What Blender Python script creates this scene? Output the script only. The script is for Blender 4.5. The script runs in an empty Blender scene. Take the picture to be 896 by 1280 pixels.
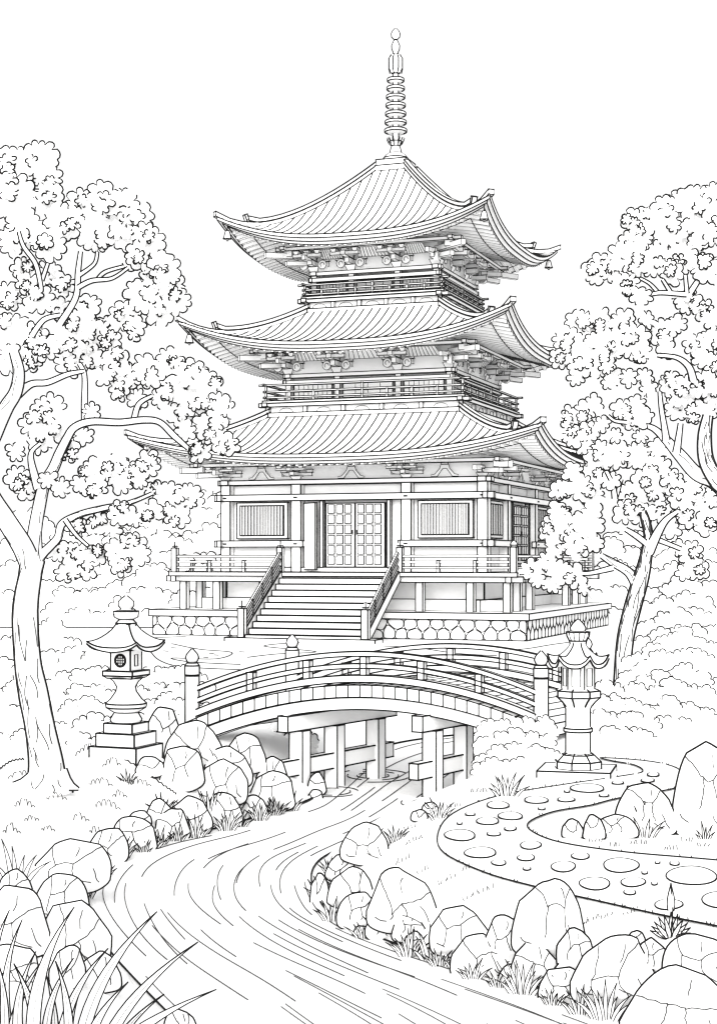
import bpy, math, random
from mathutils import Vector, Matrix
PI = math.pi; R = math.radians
random.seed(11)
CX, HY, F, CH = 448.0, 700.0, 2000.0, 1.938       # principal column, horizon row, focal length (photo pixels), eye height
CAM = Vector((0, 0, CH))
scn = bpy.context.scene; COL = scn.collection

# ------------------------------------------------------------------ materials
def mat(name, c, rough=.9, var=.03, scale=3.0, bump=0.0):
    m = bpy.data.materials.new(name); m.use_nodes = True
    nt = m.node_tree; b = nt.nodes['Principled BSDF']; b.inputs['Roughness'].default_value = rough
    b.inputs['Specular IOR Level'].default_value = .15
    tc = nt.nodes.new('ShaderNodeTexCoord'); n = nt.nodes.new('ShaderNodeTexNoise'); r = nt.nodes.new('ShaderNodeValToRGB')
    n.inputs['Scale'].default_value = scale; n.inputs['Detail'].default_value = 4
    r.color_ramp.elements[0].position = .3; r.color_ramp.elements[1].position = .7
    lo = tuple(max(0, x - var) for x in c); hi = tuple(min(.9, x + var) for x in c)
    r.color_ramp.elements[0].color = (*lo, 1); r.color_ramp.elements[1].color = (*hi, 1)
    nt.links.new(tc.outputs['Object'], n.inputs['Vector']); nt.links.new(n.outputs['Fac'], r.inputs['Fac'])
    nt.links.new(r.outputs['Color'], b.inputs['Base Color'])
    if bump:
        bp = nt.nodes.new('ShaderNodeBump'); bp.inputs['Strength'].default_value = bump
        nt.links.new(n.outputs['Fac'], bp.inputs['Height']); nt.links.new(bp.outputs['Normal'], b.inputs['Normal'])
    return m
W = (.87, .87, .87)
M = dict(timber=mat('white_timber', W), plaster=mat('white_plaster', W), tile=mat('white_tile', W), stone=mat('white_stone', W, scale=6),
         bark=mat('white_bark', W), leaf=mat('white_foliage', W), ground=mat('white_ground', W, scale=1), water=mat('white_water', W, rough=.6, scale=1),
         metal=mat('white_metal', W, rough=.6), path=mat('white_path', W, scale=2))
INKM = mat('black_outline', (.008, .008, .008), rough=1, var=.003)
INKG = mat('grey_outline', (.045, .045, .045), rough=1, var=.005)

# ------------------------------------------------------------------ mesh builder
class MB:
    def __init__(s, r=.015):
        s.v = []; s.f = []; s.m = []; s.xf = Matrix(); s.r = r
    def P(s, p): s.v.append(tuple(s.xf @ Vector(p))); return len(s.v) - 1
    def face(s, pts, m=0): s.f.append(tuple(s.P(p) for p in pts)); s.m.append(m)
    def idx(s, f, m=0): s.f.append(tuple(f)); s.m.append(m)
    def line(s, pts, r=None, m=1, closed=False, sides=4):
        r = r or s.r; pts = [Vector(p) for p in pts]; n = len(pts)
        if n < 2: return
        rings = []
        ref = None
        for i, p in enumerate(pts):
            if closed: d = pts[(i + 1) % n] - pts[i - 1]
            else: d = pts[min(i + 1, n - 1)] - pts[max(i - 1, 0)]
            if d.length < 1e-9: d = Vector((0, 0, 1))
            d.normalize()
            if ref is None: ref = Vector((0, 0, 1)) if abs(d.z) < .9 else Vector((1, 0, 0))
            a = ref - d * ref.dot(d)
            if a.length < 1e-4: a = d.orthogonal()
            a.normalize(); b = d.cross(a); ref = a
            e = d * (r * .8) * (-1 if i == 0 else 1 if i == n - 1 else 0) if not closed else Vector()
            rings.append([s.P(p + e + (a * math.cos(k * 2 * PI / sides + PI / 4) + b * math.sin(k * 2 * PI / sides + PI / 4)) * r * 1.15) for k in range(sides)])
        rng = range(n) if closed else range(n - 1)
        for i in rng:
            A = rings[i]; B = rings[(i + 1) % n]
            for k in range(sides): s.idx((A[k], A[(k + 1) % sides], B[(k + 1) % sides], B[k]), m)
        if not closed: s.idx(rings[0][::-1], m); s.idx(rings[-1], m)
    def box(s, x0, x1, y0, y1, z0, z1, r=None, ink=True):
        c = [Vector((x, y, z)) for z in (z0, z1) for y in (y0, y1) for x in (x0, x1)]
        s.hexa(c, r, ink)
    def hexa(s, c, r=None, ink=True):
        for q in ((0, 2, 3, 1), (4, 5, 7, 6), (0, 1, 5, 4), (2, 6, 7, 3), (0, 4, 6, 2), (1, 3, 7, 5)): s.face([c[i] for i in q])
        if ink:
            for a, b in ((0, 1), (2, 3), (4, 5), (6, 7), (0, 2), (1, 3), (4, 6), (5, 7), (0, 4), (1, 5), (2, 6), (3, 7)): s.line((c[a], c[b]), r)
    def beam(s, p, q, w, h, r=None, ink=True, up=(0, 0, 1)):
        p = Vector(p); q = Vector(q); d = (q - p).normalized(); u = Vector(up); sd = d.cross(u).normalized(); u = sd.cross(d)
        c = []
        for zz in (-h / 2, h / 2):
            for e in (p, q):
                for xx in (-w / 2, w / 2): c.append(e + sd * xx + u * zz)
        s.hexa([c[0], c[1], c[2], c[3], c[4], c[5], c[6], c[7]], r, ink)
    def curve_beam(s, pts, side, w, h, r=None):
        """a rectangular beam swept along pts; side = fixed sideways vector"""
        side = Vector(side).normalized(); n = len(pts); rg = []
        for i, p in enumerate(pts):
            p = Vector(p); u = Vector((0, 0, 1))
            rg.append([p - side * w / 2 - u * h / 2, p + side * w / 2 - u * h / 2, p + side * w / 2 + u * h / 2, p - side * w / 2 + u * h / 2])
        ids = [[s.P(q) for q in g] for g in rg]
        for i in range(n - 1):
            for k in range(4): s.idx((ids[i][k], ids[i][(k + 1) % 4], ids[i + 1][(k + 1) % 4], ids[i + 1][k]))
        s.idx(ids[0][::-1]); s.idx(ids[-1])
        for k in range(4): s.line([g[k] for g in rg], r)
        for g in (rg[0], rg[-1]): s.line(g, r, closed=True)
    def lathe(s, prof, n=20, rings=(), mer=None, c=(0, 0, 0), r=None, phase=0, sq=False, rad=None):
        """prof [(radius,z)]; rings = indices with an outline ring; mer = angles with a meridian outline"""
        c = Vector(c); g = []
        def pt(rr, z, a): return c + Vector((rr * math.cos(a), rr * math.sin(a), z))
        A = [phase + 2 * PI * k / n for k in range(n)]
        for rr, z in prof: g.append([s.P(pt(rr, z, a)) for a in A])
        for i in range(len(prof) - 1):
            for k in range(n): s.idx((g[i][k], g[i][(k + 1) % n], g[i + 1][(k + 1) % n], g[i + 1][k]))
        s.idx(g[0][::-1]); s.idx(g[-1])
        for i in rings:
            if prof[i][0] > .003: s.line([pt(prof[i][0], prof[i][1], a) for a in A], r, closed=True)
        for a in (mer or ()): s.line([pt(rr + (r or s.r) * .7, z, a) for rr, z in prof], r)
    def build(s, name, m, parent=None, ink=INKM, smooth=False):
        me = bpy.data.meshes.new(name); me.from_pydata(s.v, [], s.f)
        me.materials.append(m); me.materials.append(ink); me.materials.append(INKG)
        me.polygons.foreach_set('material_index', s.m)
        me.update()
        o = bpy.data.objects.new(name, me); COL.objects.link(o)
        if parent: o.parent = parent
        return o
def tag(o, label=None, cat=None, group=None, kind=None):
    if label: o['label'] = label
    if cat: o['category'] = cat
    if group: o['group'] = group
    if kind: o['kind'] = kind
    return o
def empty(name, loc, rz=0):
    o = bpy.data.objects.new(name, None); COL.objects.link(o); o.location = loc; o.rotation_euler = (0, 0, rz); o.empty_display_size = .1
    return o
def rebase(o, loc):
    """give a single-mesh thing an origin at its base"""
    loc = Vector(loc); o.data.transform(Matrix.Translation(-loc)); o.location = loc
def W3(px, py, Y): return Vector(((px - CX) / F * Y, Y, CH + (HY - py) / F * Y))
ORD = ['first', 'second', 'third', 'fourth', 'fifth', 'sixth', 'seventh', 'eighth', 'ninth', 'tenth', 'eleventh', 'twelfth', 'thirteenth', 'fourteenth', 'fifteenth',
       'sixteenth', 'seventeenth', 'eighteenth', 'nineteenth', 'twentieth', 'twenty-first', 'twenty-second', 'twenty-third', 'twenty-fourth', 'twenty-fifth', 'twenty-sixth',
       'twenty-seventh', 'twenty-eighth', 'twenty-ninth', 'thirtieth', 'thirty-first', 'thirty-second', 'thirty-third', 'thirty-fourth', 'thirty-fifth', 'thirty-sixth', 'thirty-seventh', 'thirty-eighth']

# ------------------------------------------------------------------ terrain
WZ = -.6
def onwater(px, py): Y = (CH - WZ) * F / (py - HY); return ((px - CX) / F * Y, Y)
def smooth(pts, n=6, closed=False):
    out = []; N = len(pts)
    P = [Vector(p) for p in pts]
    for i in range(N if closed else N - 1):
        p0 = P[(i - 1) % N] if closed or i > 0 else P[0]; p1 = P[i]; p2 = P[(i + 1) % N]; p3 = P[(i + 2) % N] if closed or i + 2 < N else P[-1]
        for k in range(n):
            t = k / n
            out.append(.5 * ((2 * p1) + (p2 - p0) * t + (2 * p0 - 5 * p1 + 4 * p2 - p3) * t * t + (3 * p1 - p0 - 3 * p2 + p3) * t ** 3))
    if not closed: out.append(P[-1])
    return out
LB = [(330, 1400), (275, 1330), (222, 1280), (165, 1222), (134, 1185), (115, 1145), (111, 1112), (125, 1085), (155, 1066), (205, 1050), (281, 1034), (345, 1014), (388, 1000), (415, 975), (440, 953), (480, 934), (530, 924), (600, 917), (680, 912), (760, 909)]
RB = [(1120, 1400), (930, 1325), (815, 1282), (668, 1235), (524, 1192), (437, 1158), (403, 1133), (389, 1100), (398, 1078), (425, 1062), (470, 1042), (520, 1020), (556, 1000), (590, 972), (625, 948), (690, 934), (770, 928)]
LW = smooth([Vector(onwater(*p)) for p in LB], 5); RW = smooth([Vector(onwater(*p)) for p in RB], 5)
STREAM = LW + RW[::-1]
SEG = [(STREAM[i], STREAM[(i + 1) % len(STREAM)]) for i in range(len(STREAM))]
def sdist(x, y):
    ins = False; best = 1e9
    for a, b in SEG:
        if (a.y > y) != (b.y > y) and x < (b.x - a.x) * (y - a.y) / (b.y - a.y) + a.x: ins = not ins
        dx = b.x - a.x; dy = b.y - a.y; L = dx * dx + dy * dy
        t = 0 if L == 0 else max(0, min(1, ((x - a.x) * dx + (y - a.y) * dy) / L))
        d = (x - a.x - t * dx) ** 2 + (y - a.y - t * dy) ** 2
        if d < best: best = d
    d = math.sqrt(best); return -d if ins else d
def H0(x, y):
    if y > 40 or abs(x) > 14: return 0.
    d = sdist(x, y)
    if d <= 0: return WZ + max(-.35, d * 1.5)
    t = min(1, d / 1.3); t = t * (2 - t)
    return WZ * (1 - t)
GX, GY, GS = -14., 5., .12
GNX, GNY = int(28 / GS) + 2, int(25 / GS) + 2
HG = [[H0(GX + i * GS, GY + j * GS) for i in range(GNX)] for j in range(GNY)]
def H(x, y):
    u = (x - GX) / GS; v = (y - GY) / GS
    if u < 0 or v < 0 or u >= GNX - 1 or v >= GNY - 1: return 0.
    i, j = int(u), int(v); u -= i; v -= j
    return (HG[j][i] * (1 - u) + HG[j][i + 1] * u) * (1 - v) + (HG[j + 1][i] * (1 - u) + HG[j + 1][i + 1] * u) * v
def G(px, py):
    """the terrain point seen at a photo pixel"""
    if py <= HY + 2: py = HY + 2
    Y = 5.0; last = Y
    while Y < 300:
        x = (px - CX) / F * Y; z = CH + (HY - py) / F * Y
        if z <= H(x, Y): break
        last = Y; Y += .06 if Y < 30 else .5
    lo, hi = last, Y
    for _ in range(10):
        m = (lo + hi) / 2
        if CH + (HY - py) / F * m <= H((px - CX) / F * m, m): hi = m
        else: lo = m
    return Vector(((px - CX) / F * hi, hi, H((px - CX) / F * hi, hi)))
def ground():
    xs = [-900, -300, -100, -40, -20] + [-12 + .2 * i for i in range(0, 121)] + [20, 40, 100, 300, 900]
    ys = [-60, -10, 3, 5] + [6 + .2 * i for i in range(0, 111)] + [30, 35, 40, 60, 120, 300, 900, 1800]
    b = MB(); nx = len(xs)
    for y in ys:
        for x in xs: b.v.append((x, y, H(x, y) if 5.5 < y < 29 and abs(x) < 13 else 0.))
    for j in range(len(ys) - 1):
        for i in range(nx - 1): b.idx((j * nx + i, j * nx + i + 1, (j + 1) * nx + i + 1, (j + 1) * nx + i))
    # worn earth lines in the court before the steps
    for pts in ([(215, 805), (250, 812), (290, 816), (270, 824), (215, 823), (240, 828), (300, 831)], [(310, 822), (345, 818), (395, 815), (330, 808), (378, 803)],
                [(600, 812), (650, 812), (690, 806), (735, 800)], [(480, 808), (520, 810), (570, 817), (620, 820)], [(195, 800), (183, 798), (232, 796)],
                [(170, 806), (185, 812), (200, 826), (230, 834), (310, 838)], [(775, 792), (790, 790), (800, 789)]):
        b.line([G(*p) + Vector((0, 0, .006)) for p in smooth([Vector(q) for q in pts], 6)], .011)
    for x, y in ((205, 814), (262, 817), (268, 819), (215, 810), (300, 815), (255, 822)): b.line([G(x, y) + Vector((0, 0, .006)), G(x + 5, y + .4) + Vector((0, 0, .006))], .01)
    o = b.build('ground', M['ground']); tag(o, kind='structure'); return o
ground()
INK = .00054
def water():
    b = MB()
    n = 60
    def samp(L, t): f = t * (len(L) - 1); i = min(int(f), len(L) - 2); return L[i].lerp(L[i + 1], f - i)
    # matched bank samples by arc parameter of control points
    def at(t, s):
        a = samp(LW, t); c = samp(RW, t); return a.lerp(c, s)
    rows = []
    for i in range(n + 1):
        a = at(i / n, -.12); c = at(i / n, 1.12); rows.append([b.P((*a.lerp(c, k / 8), WZ)) for k in range(9)])
    for i in range(n):
        for k in range(8): b.idx((rows[i][k], rows[i][k + 1], rows[i + 1][k + 1], rows[i + 1][k]))
    for L in (LW, RW):
        for i in range(8 if L is LW else 3, len(L) - 4, 4): b.line([(p.x, p.y, WZ + .012) for p in L[i:i + 5]], INK * 1.1 * L[i].y)
    random.seed(5)
    for k in range(30):
        s = (k + .5) / 30 + random.uniform(-.01, .01); t = random.uniform(0, .04)
        while t < (.93 if k % 3 == 0 else .42 if k % 3 == 1 else .2):
            ln = random.uniform(.05, .17) * (1 if t > .3 else .9); gap = random.uniform(.03, .11)
            if random.random() < .74:
                pts = []; ds = random.uniform(-.03, .03)
                for q in range(15):
                    tt = t + ln * q / 14; p = at(min(tt, 1), s + ds * q / 14 + .008 * math.sin(tt * 30 + k)); pts.append((p.x, p.y, WZ + .005))
                Y = pts[7][1]; b.line(pts, INK * .5 * Y, m=2)
            t += ln + gap
    # rings round the bridge piles
    for px, py, rx in ((372, 996, 18), (414, 990, 24), (414, 990, 34), (466, 970, 20), (466, 970, 32), (466, 970, 46), (541, 1004, 26), (541, 1004, 40)):
        c = onwater(px, py); rr = rx / F * c[1]; a0 = random.uniform(0, 6)
        for a in (a0, a0 + 2.2, a0 + 4.0):
            b.line([(c[0] + rr * math.cos(a + q * .15), c[1] + rr * 1.3 * math.sin(a + q * .15), WZ + .006) for q in range(10)], INK * .6 * c[1], m=2)
    tag(b.build('water', M['water']), kind='structure')
water()

# ------------------------------------------------------------------ winding path and its stepping stones
PATH = [(752, 949), (815, 954), (850, 965), (850, 985), (772, 1000), (737, 1009), (691, 1017), (661, 1030), (665, 1042), (702, 1056), (783, 1068), (896, 1078), (1250, 1110), (1250, 1225), (896, 1161),
        (737, 1127), (656, 1108), (605, 1093), (555, 1069), (547, 1045), (566, 1019), (622, 997), (702, 983), (783, 971), (803, 966), (792, 958), (765, 953)]
def path():
    from mathutils.geometry import delaunay_2d_cdt
    pp = smooth([Vector(p) for p in PATH], 5, True); b = MB()
    w3 = [G(*p) for p in pp]; base = [Vector((p.x, p.y)) for p in w3]; n = len(base)
    extra = []
    for i in range(60):
        for j in range(60):
            q = Vector((-2 + i * .16, 6 + j * .18)); extra.append(q)
    vs, es, fs, *_ = delaunay_2d_cdt(base + extra, [(i, (i + 1) % n) for i in range(n)], [list(range(n))], 1, 1e-5)
    for v in vs: b.v.append((v.x, v.y, H(v.x, v.y) + .012))
    for f in fs: b.idx(f)
    run = []; random.seed(3)
    for i in range(n + 1):
        p = w3[i % n]; run.append(p + Vector((0, 0, .016)))
        if random.random() < .03: b.line(run, INK * .7 * p.y); run = []
    if run: b.line(run, INK * .7 * run[0].y)
    for i in range(0, n):                                           # little turf ticks along the edge
        a = w3[i]; c = w3[(i + 1) % n]; L = (c - a).length
        for k in range(int(L / .05)):
            if random.random() < .45:
                p = a.lerp(c, random.random()); b.line([p + Vector((0, 0, .01)), p + Vector((random.uniform(-.015, .015), random.uniform(-.02, .02), .028))], .003)
    tag(b.build('path', M['path']), kind='structure')
path()
STONES = [(338, 153, 66, 24), (382, 191, 66, 24), (398, 122, 46, 17), (447, 111, 52, 17), (503, 76, 50, 15), (614, 50, 74, 18), (420, 87, 48, 16), (447, 139, 26, 9), (411, 150, 28, 10), (422, 213, 32, 12), (491, 175, 46, 17),
          (481, 202, 38, 14), (599, 199, 40, 14), (562, 222, 54, 22), (483, 226, 16, 8), (630, 259, 64, 28), (687, 219, 80, 30), (713, 256, 52, 20), (706, 278, 26, 11), (738, 235, 12, 7), (759, 259, 12, 7),
          (766, 213, 10, 5), (803, 215, 20, 9), (840, 242, 110, 40), (895, 295, 64, 34), (790, 305, 60, 22), (568, 75, 36, 10), (680, 38, 24, 7), (757, 20, 26, 9), (515, 95, 14, 5), (360, 107, 20, 7), (337, 127, 10, 5),
          (570, 57, 12, 4), (650, 66, 20, 6), (715, 47, 30, 7), (745, 33, 28, 8)]
STONES = [(380 + x * .576, 960 + y * .576, w * .576, h * .576) for x, y, w, h in STONES]
def along(s):
    x, y = s[0], s[1]
    if y < 1050 and x > 640: return -x + 3000 - 0
    return 2400 + y if x < 640 else 3600 + x
def stones():
    ss = sorted(STONES, key=along)
    for i, (x, y, w, h) in enumerate(ss):
        c = G(x, y); w0, h0 = w, h; w *= c.y / F / 2; d = h / F * c.y / max(.05, (CH - c.z) / c.y) / 2
        b = MB(INK * c.y * .9); random.seed(i); N = 24; rim = []; g0 = []; g1 = []; ph = [random.uniform(0, 6) for _ in range(3)]
        for k in range(N):
            a = 2 * PI * k / N; q = 1 + .04 * math.sin(2 * a + ph[0]) + .03 * math.sin(3 * a + ph[1])
            p = G(x + w0 / 2 * q * math.cos(a), y - h0 / 2 * q * math.sin(a)); rim.append(Vector((p.x, p.y, p.z + .024)))
        g0 = [b.P(p - Vector((0, 0, .05))) for p in rim]; g1 = [b.P(p) for p in rim]
        g2 = [b.P(p.lerp(Vector((c.x, c.y, c.z + .04)), .25) + Vector((0, 0, .006))) for p in rim]
        for k in range(N):
            j = (k + 1) % N; b.idx((g0[k], g0[j], g1[j], g1[k])); b.idx((g1[k], g1[j], g2[j], g2[k]))
        b.idx(g2); b.line(rim, closed=True)
        a0 = PI * 1.15; b.line([rim[k] - Vector((0, 0, .018)) for k in range(14, 23)], INK * c.y * .5, m=2)
        o = b.build('stepping_stone', M['stone']); rebase(o, c)
        sz = 'large' if w > .2 else 'middle-sized' if w > .1 else 'tiny'
        tag(o, f'{sz} stepping stone, {ORD[i]} along the winding path counted from the column lantern', 'stepping stone', 'stepping stones set in the winding path')
stones()

# ------------------------------------------------------------------ rocks
def frame(c, tilt=True):
    n = (c - CAM); 
    if not tilt: n = Vector((n.x, n.y, 0))
    n.normalize(); rt = n.cross(Vector((0, 0, 1))).normalized(); up = rt.cross(n); return rt, up, n
def rock(x0, y0, x1, y1, seed, label, group, base=None):
    random.seed(seed); cx = (x0 + x1) / 2
    g = G(cx, y1) if base is None else base
    rt, up, n = frame(g); s = g.y / F; hw = (x1 - x0) / 2 * s; ht = (y1 - y0) * s
    b = MB(INK * g.y * 1.3)
    dep = min(hw, ht) * .75
    c = g - n * dep * .15
    # outline: dome with a few flats
    N = 44; out = []; cz = ht * .30; ph = [random.uniform(0, 6.28) for _ in range(4)]
    skew = random.uniform(-.16, .16); e = random.uniform(.84, .98)
    hp = [(random.uniform(0, PI), random.uniform(.93, 1.0)) for _ in range(4)]
    for k in range(N):
        a = 2 * PI * k / N; ca, sa = math.cos(a), math.sin(a)
        x = math.copysign(abs(ca) ** e, ca); z = math.copysign(abs(sa) ** (e if sa > 0 else .5), sa)
        q = 1 + .025 * math.sin(3 * a + ph[0]) + .02 * math.sin(5 * a + ph[1])
        lim = 9
        for ha, hr in hp: 
            dd = x * math.cos(ha) + z * math.sin(ha)
            if dd > hr * .97: q = min(q, hr * .97 / dd * 1.0)
        x *= q; z *= q
        zz = cz + (z * (ht - cz) if z > 0 else z * cz * 1.25)
        out.append((x * hw * (1 - .12 * max(0, z)) + skew * hw * max(0, z), zz))
    def S(f, k, sg):        # surface point: f = 0 centre .. 1 rim
        x, z = out[k % N]; fx = x * f; fz = cz + (z - cz) * f
        bul = (1 - f ** 2.2) * dep * (1 + .12 * math.sin(3 * 2 * PI * (k % N) / N + ph[2]) * f)
        return c + rt * fx + up * fz - n * bul * sg
    fs = [1, .8, .55, .28]
    for sg in (1, -1):
        prev = None
        for f in fs:
            ring = [b.P(S(f, k, sg)) for k in range(N)]
            if prev:
                for k in range(N): q = (prev[k], prev[(k + 1) % N], ring[(k + 1) % N], ring[k]); b.idx(q if sg < 0 else q[::-1])
            prev = ring
        b.idx(prev if sg < 0 else prev[::-1])
    b.line([S(1, k, 0) for k in range(N)], closed=True)
    def pos(u, v, sg=1):    # u,v in outline-normalised polar
        a = math.atan2(v, u) % (2 * PI); f = min(1, math.hypot(u, v)); kk = a / (2 * PI) * N; k = int(kk); t = kk - k
        return S(f, k, sg).lerp(S(f, k + 1, sg), t) - n * .004 * sg
    def crack(p, q, sg, cut=1., m=2, rr=.45):
        L = math.hypot(q[0] - p[0], q[1] - p[1]); K = max(4, int(L * 9)); pts = []
        pn = (-(q[1] - p[1]), q[0] - p[0])
        w1 = random.uniform(-.12, .12)
        for i in range(K + 1):
            t = i / K * cut; j = random.uniform(-.025, .025) + w1 * math.sin(PI * i / K)
            pts.append(pos(p[0] + (q[0] - p[0]) * t + pn[0] * j, p[1] + (q[1] - p[1]) * t + pn[1] * j, sg))
        b.line(pts, b.r * rr, m=m)
    for sg in (1, -1):
        a1 = random.uniform(.3, 1.1); a2 = random.uniform(1.9, 2.8)
        j1 = (random.uniform(-.1, .45), random.uniform(.1, .5)); j2 = (j1[0] - random.uniform(.25, .6), j1[1] + random.uniform(-.25, .1))
        rim = lambda a, f=.97: (f * math.cos(a), f * math.sin(a))
        crack(rim(a1), j1, sg); crack(rim(a2), j2, sg); crack(j1, j2, sg)
        if hw / s > 18:
            crack(j1, (j1[0] + random.uniform(-.05, .35), -.5), sg, random.uniform(.5, 1)); crack(j2, (j2[0] - .1, -.45), sg, random.uniform(.4, .8))
            crack((j1[0] * .5 + .1, .8), (j1[0], j1[1] + .12), sg, .7)
            if hw / s > 30: crack((-.75, -.1), (-.45, -.35), sg); crack((.55, .1), (.72, -.3), sg); crack((j1[0], -.2), (.5, -.4), sg)
    o = b.build('rock', M['stone']); rebase(o, g)
    tag(o, label, 'rock', group); return o
def size_word(x0, x1): w = x1 - x0; return 'large' if w > 68 else 'middle-sized' if w > 40 else 'small'
ROCKS_L = [(384, 987, 404, 1003), (385, 966, 408, 992), (311, 963, 369, 1012), (320, 945, 361, 985), (301, 994, 335, 1022), (255, 932, 316, 985), (241, 950, 311, 1003), (280, 916, 332, 965), (258, 991, 305, 1033), (205, 900, 278, 958),
           (200, 930, 256, 985), (213, 994, 266, 1043), (183, 883, 224, 925), (170, 945, 205, 970), (183, 999, 216, 1030), (193, 1010, 238, 1052), (160, 1013, 190, 1033), (140, 1019, 196, 1066), (108, 1035, 161, 1078), (38, 1048, 138, 1112), (-2, 1088, 40, 1122),
           (40, 1092, 111, 1150), (-32, 1108, 62, 1195), (38, 1125, 138, 1212), (-24, 1180, 53, 1240), (62, 1183, 108, 1232), (98, 1190, 152, 1238), (205, 1262, 247, 1300)]
for i, q in enumerate(ROCKS_L):
    rock(*q, 100 + i, f'{size_word(q[0], q[2])} rock on the left bank, {ORD[i]} counted from the bridge piles', 'rocks piled along the left bank of the stream')
ROCKS_R = [(527, 1003, 548, 1016), (513, 1012, 534, 1026), (426, 1028, 487, 1078), (406, 1069, 443, 1100), (387, 1093, 412, 1130), (408, 1085, 467, 1132), (420, 1115, 473, 1160), (459, 1087, 547, 1162), (456, 1141, 497, 1174), (489, 1140, 531, 1176),
           (535, 1132, 611, 1192), (563, 1169, 641, 1222), (605, 1145, 663, 1198), (639, 1101, 733, 1192), (638, 1176, 698, 1230), (695, 1160, 743, 1212), (671, 1209, 738, 1256), (713, 1172, 824, 1256), (795, 1174, 836, 1215), (783, 1164, 806, 1180), (828, 1166, 916, 1234), (775, 1212, 920, 1312), (440, 1158, 471, 1178), (545, 1186, 577, 1208), (622, 1206, 652, 1234), (737, 1236, 767, 1264), (690, 1203, 716, 1228), (505, 1165, 530, 1186)]
ROCKS_R.sort(key=lambda q: q[3]); ROCKS_L.sort(key=lambda q: q[3])
for i, q in enumerate(ROCKS_R):
    rock(*q, 200 + i, f'{size_word(q[0], q[2])} rock on the right bank, {ORD[i]} counted from the bridge piles', 'rocks piled along the right bank of the stream')
ROCKS_G = [((841, 923, 915, 1044), 'tallest pointed white boulder, at the right edge inside the bend of the path'), ((769, 979, 846, 1042), 'broad slanting white boulder left of the tallest one inside the bend of the path'),
           ((845, 987, 893, 1038), 'upright white rock in front of the tallest boulder inside the path bend'), ((841, 1022, 873, 1043), 'low round rock at the foot of the upright rock inside the path bend'),
           ((872, 1009, 903, 1040), 'small rock cut by the right edge of the picture in the path bend'), ((745, 1018, 797, 1047), 'low flat rock just left of the slanting boulder in the path bend'),
           ((728, 1019, 756, 1049), 'small pointed rock, second from the left in the path bend'), ((702, 1024, 729, 1047), 'small round rock, leftmost of those in the path bend')]
for i, (q, l) in enumerate(ROCKS_G): rock(*q, 300 + i, l, 'rocks grouped inside the bend of the path')

# ------------------------------------------------------------------ grass blades
def blade(b, base, tip, bend, w, rt, n, mid=False, K=8):
    """curved leaf of lens section; base/tip world points"""
    P_ = []
    for i in range(K + 1):
        t = i / K; p = base.lerp(tip, t) + bend * (4 * t * (1 - t)); wd = w * (math.sin(PI * min(1, t * .75 + .22)) ** .9) * (1 - t) ** .45 if t < 1 else 0
        P_.append((p, wd))
    ax = (tip - base).normalized(); sd = n.cross(ax).normalized()
    L = [p - sd * wd for p, wd in P_]; Rr = [p + sd * wd for p, wd in P_]; Fm = [p - n * wd * .35 for p, wd in P_]; Bm = [p + n * wd * .35 for p, wd in P_]
    for i in range(K):
        for A, B in ((L, Fm), (Fm, Rr), (Rr, Bm), (Bm, L)): b.face((A[i], B[i], B[i + 1], A[i + 1]))
    b.line(L); b.line(Rr)
    if mid: b.line(Fm[1:-3], b.r * .4, m=2)
def tuft(px, py, h, nb, seed, label, spread=.8, big=False, wid=None, group='grass tufts growing among the rocks'):
    random.seed(seed); g = G(px, py); rt, up, n = frame(g, False); g = g - n * .22; g.z = max(H(g.x, g.y), WZ) ; s = g.y / F; b = MB(INK * g.y * .55); hh = h * s * 1.3
    for k in range(nb):
        u = (k + .5) / nb * 2 - 1; a = u * spread + random.uniform(-.12, .12); L = hh * random.uniform(.6, 1.05) * (1 - .3 * abs(u))
        bs = g + rt * u * hh * .22 + n * random.uniform(-.1, .1) * hh - Vector((0, 0, .02))
        tip = bs + (rt * math.sin(a) + Vector((0, 0, 1)) * math.cos(a)) * L + n * random.uniform(-.25, .1) * L
        blade(b, bs, tip, (rt * -math.sin(a) * .12 + Vector((0, 0, .05))) * L, wid * s if wid else hh * .05, rt, n, big)
    o = b.build('grass_tuft', M['leaf']); rebase(o, g); tag(o, label, 'grass tuft', group)
EXTRA = [((75, 1178, 34, 7), 'between the two biggest rocks near the left corner'), ((130, 1100, 24, 7), 'at the right end of the broad flat rock on the left bank'), ((222, 1048, 20, 8), 'low at the left waterline beside a squarish rock'), ((300, 1030, 20, 8), 'low at the left waterline mid bank'), ((345, 1014, 24, 9), 'at the left waterline near the bridge'),
         ((455, 1160, 26, 7), 'at the waterline below the first big right boulder'), ((590, 1216, 28, 8), 'at the right waterline below a sloping boulder'), ((622, 1228, 24, 7), 'at the right waterline left of the middle grass fan'), ((690, 1250, 26, 8), 'at the right waterline under a low wide rock'), ((570, 1185, 26, 6), 'leaning between two mid bank boulders on the right'),
         ((470, 1040, 16, 6), 'small one left of the top boulder of the right bank'), ((180, 1070, 18, 7), 'small one at the left waterline by the lone squarish rock'), ((725, 1262, 34, 8), 'in the water edge left of the widest right boulder'), ((420, 1098, 18, 6), 'small one between rocks of the right bank bend')]
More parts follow.
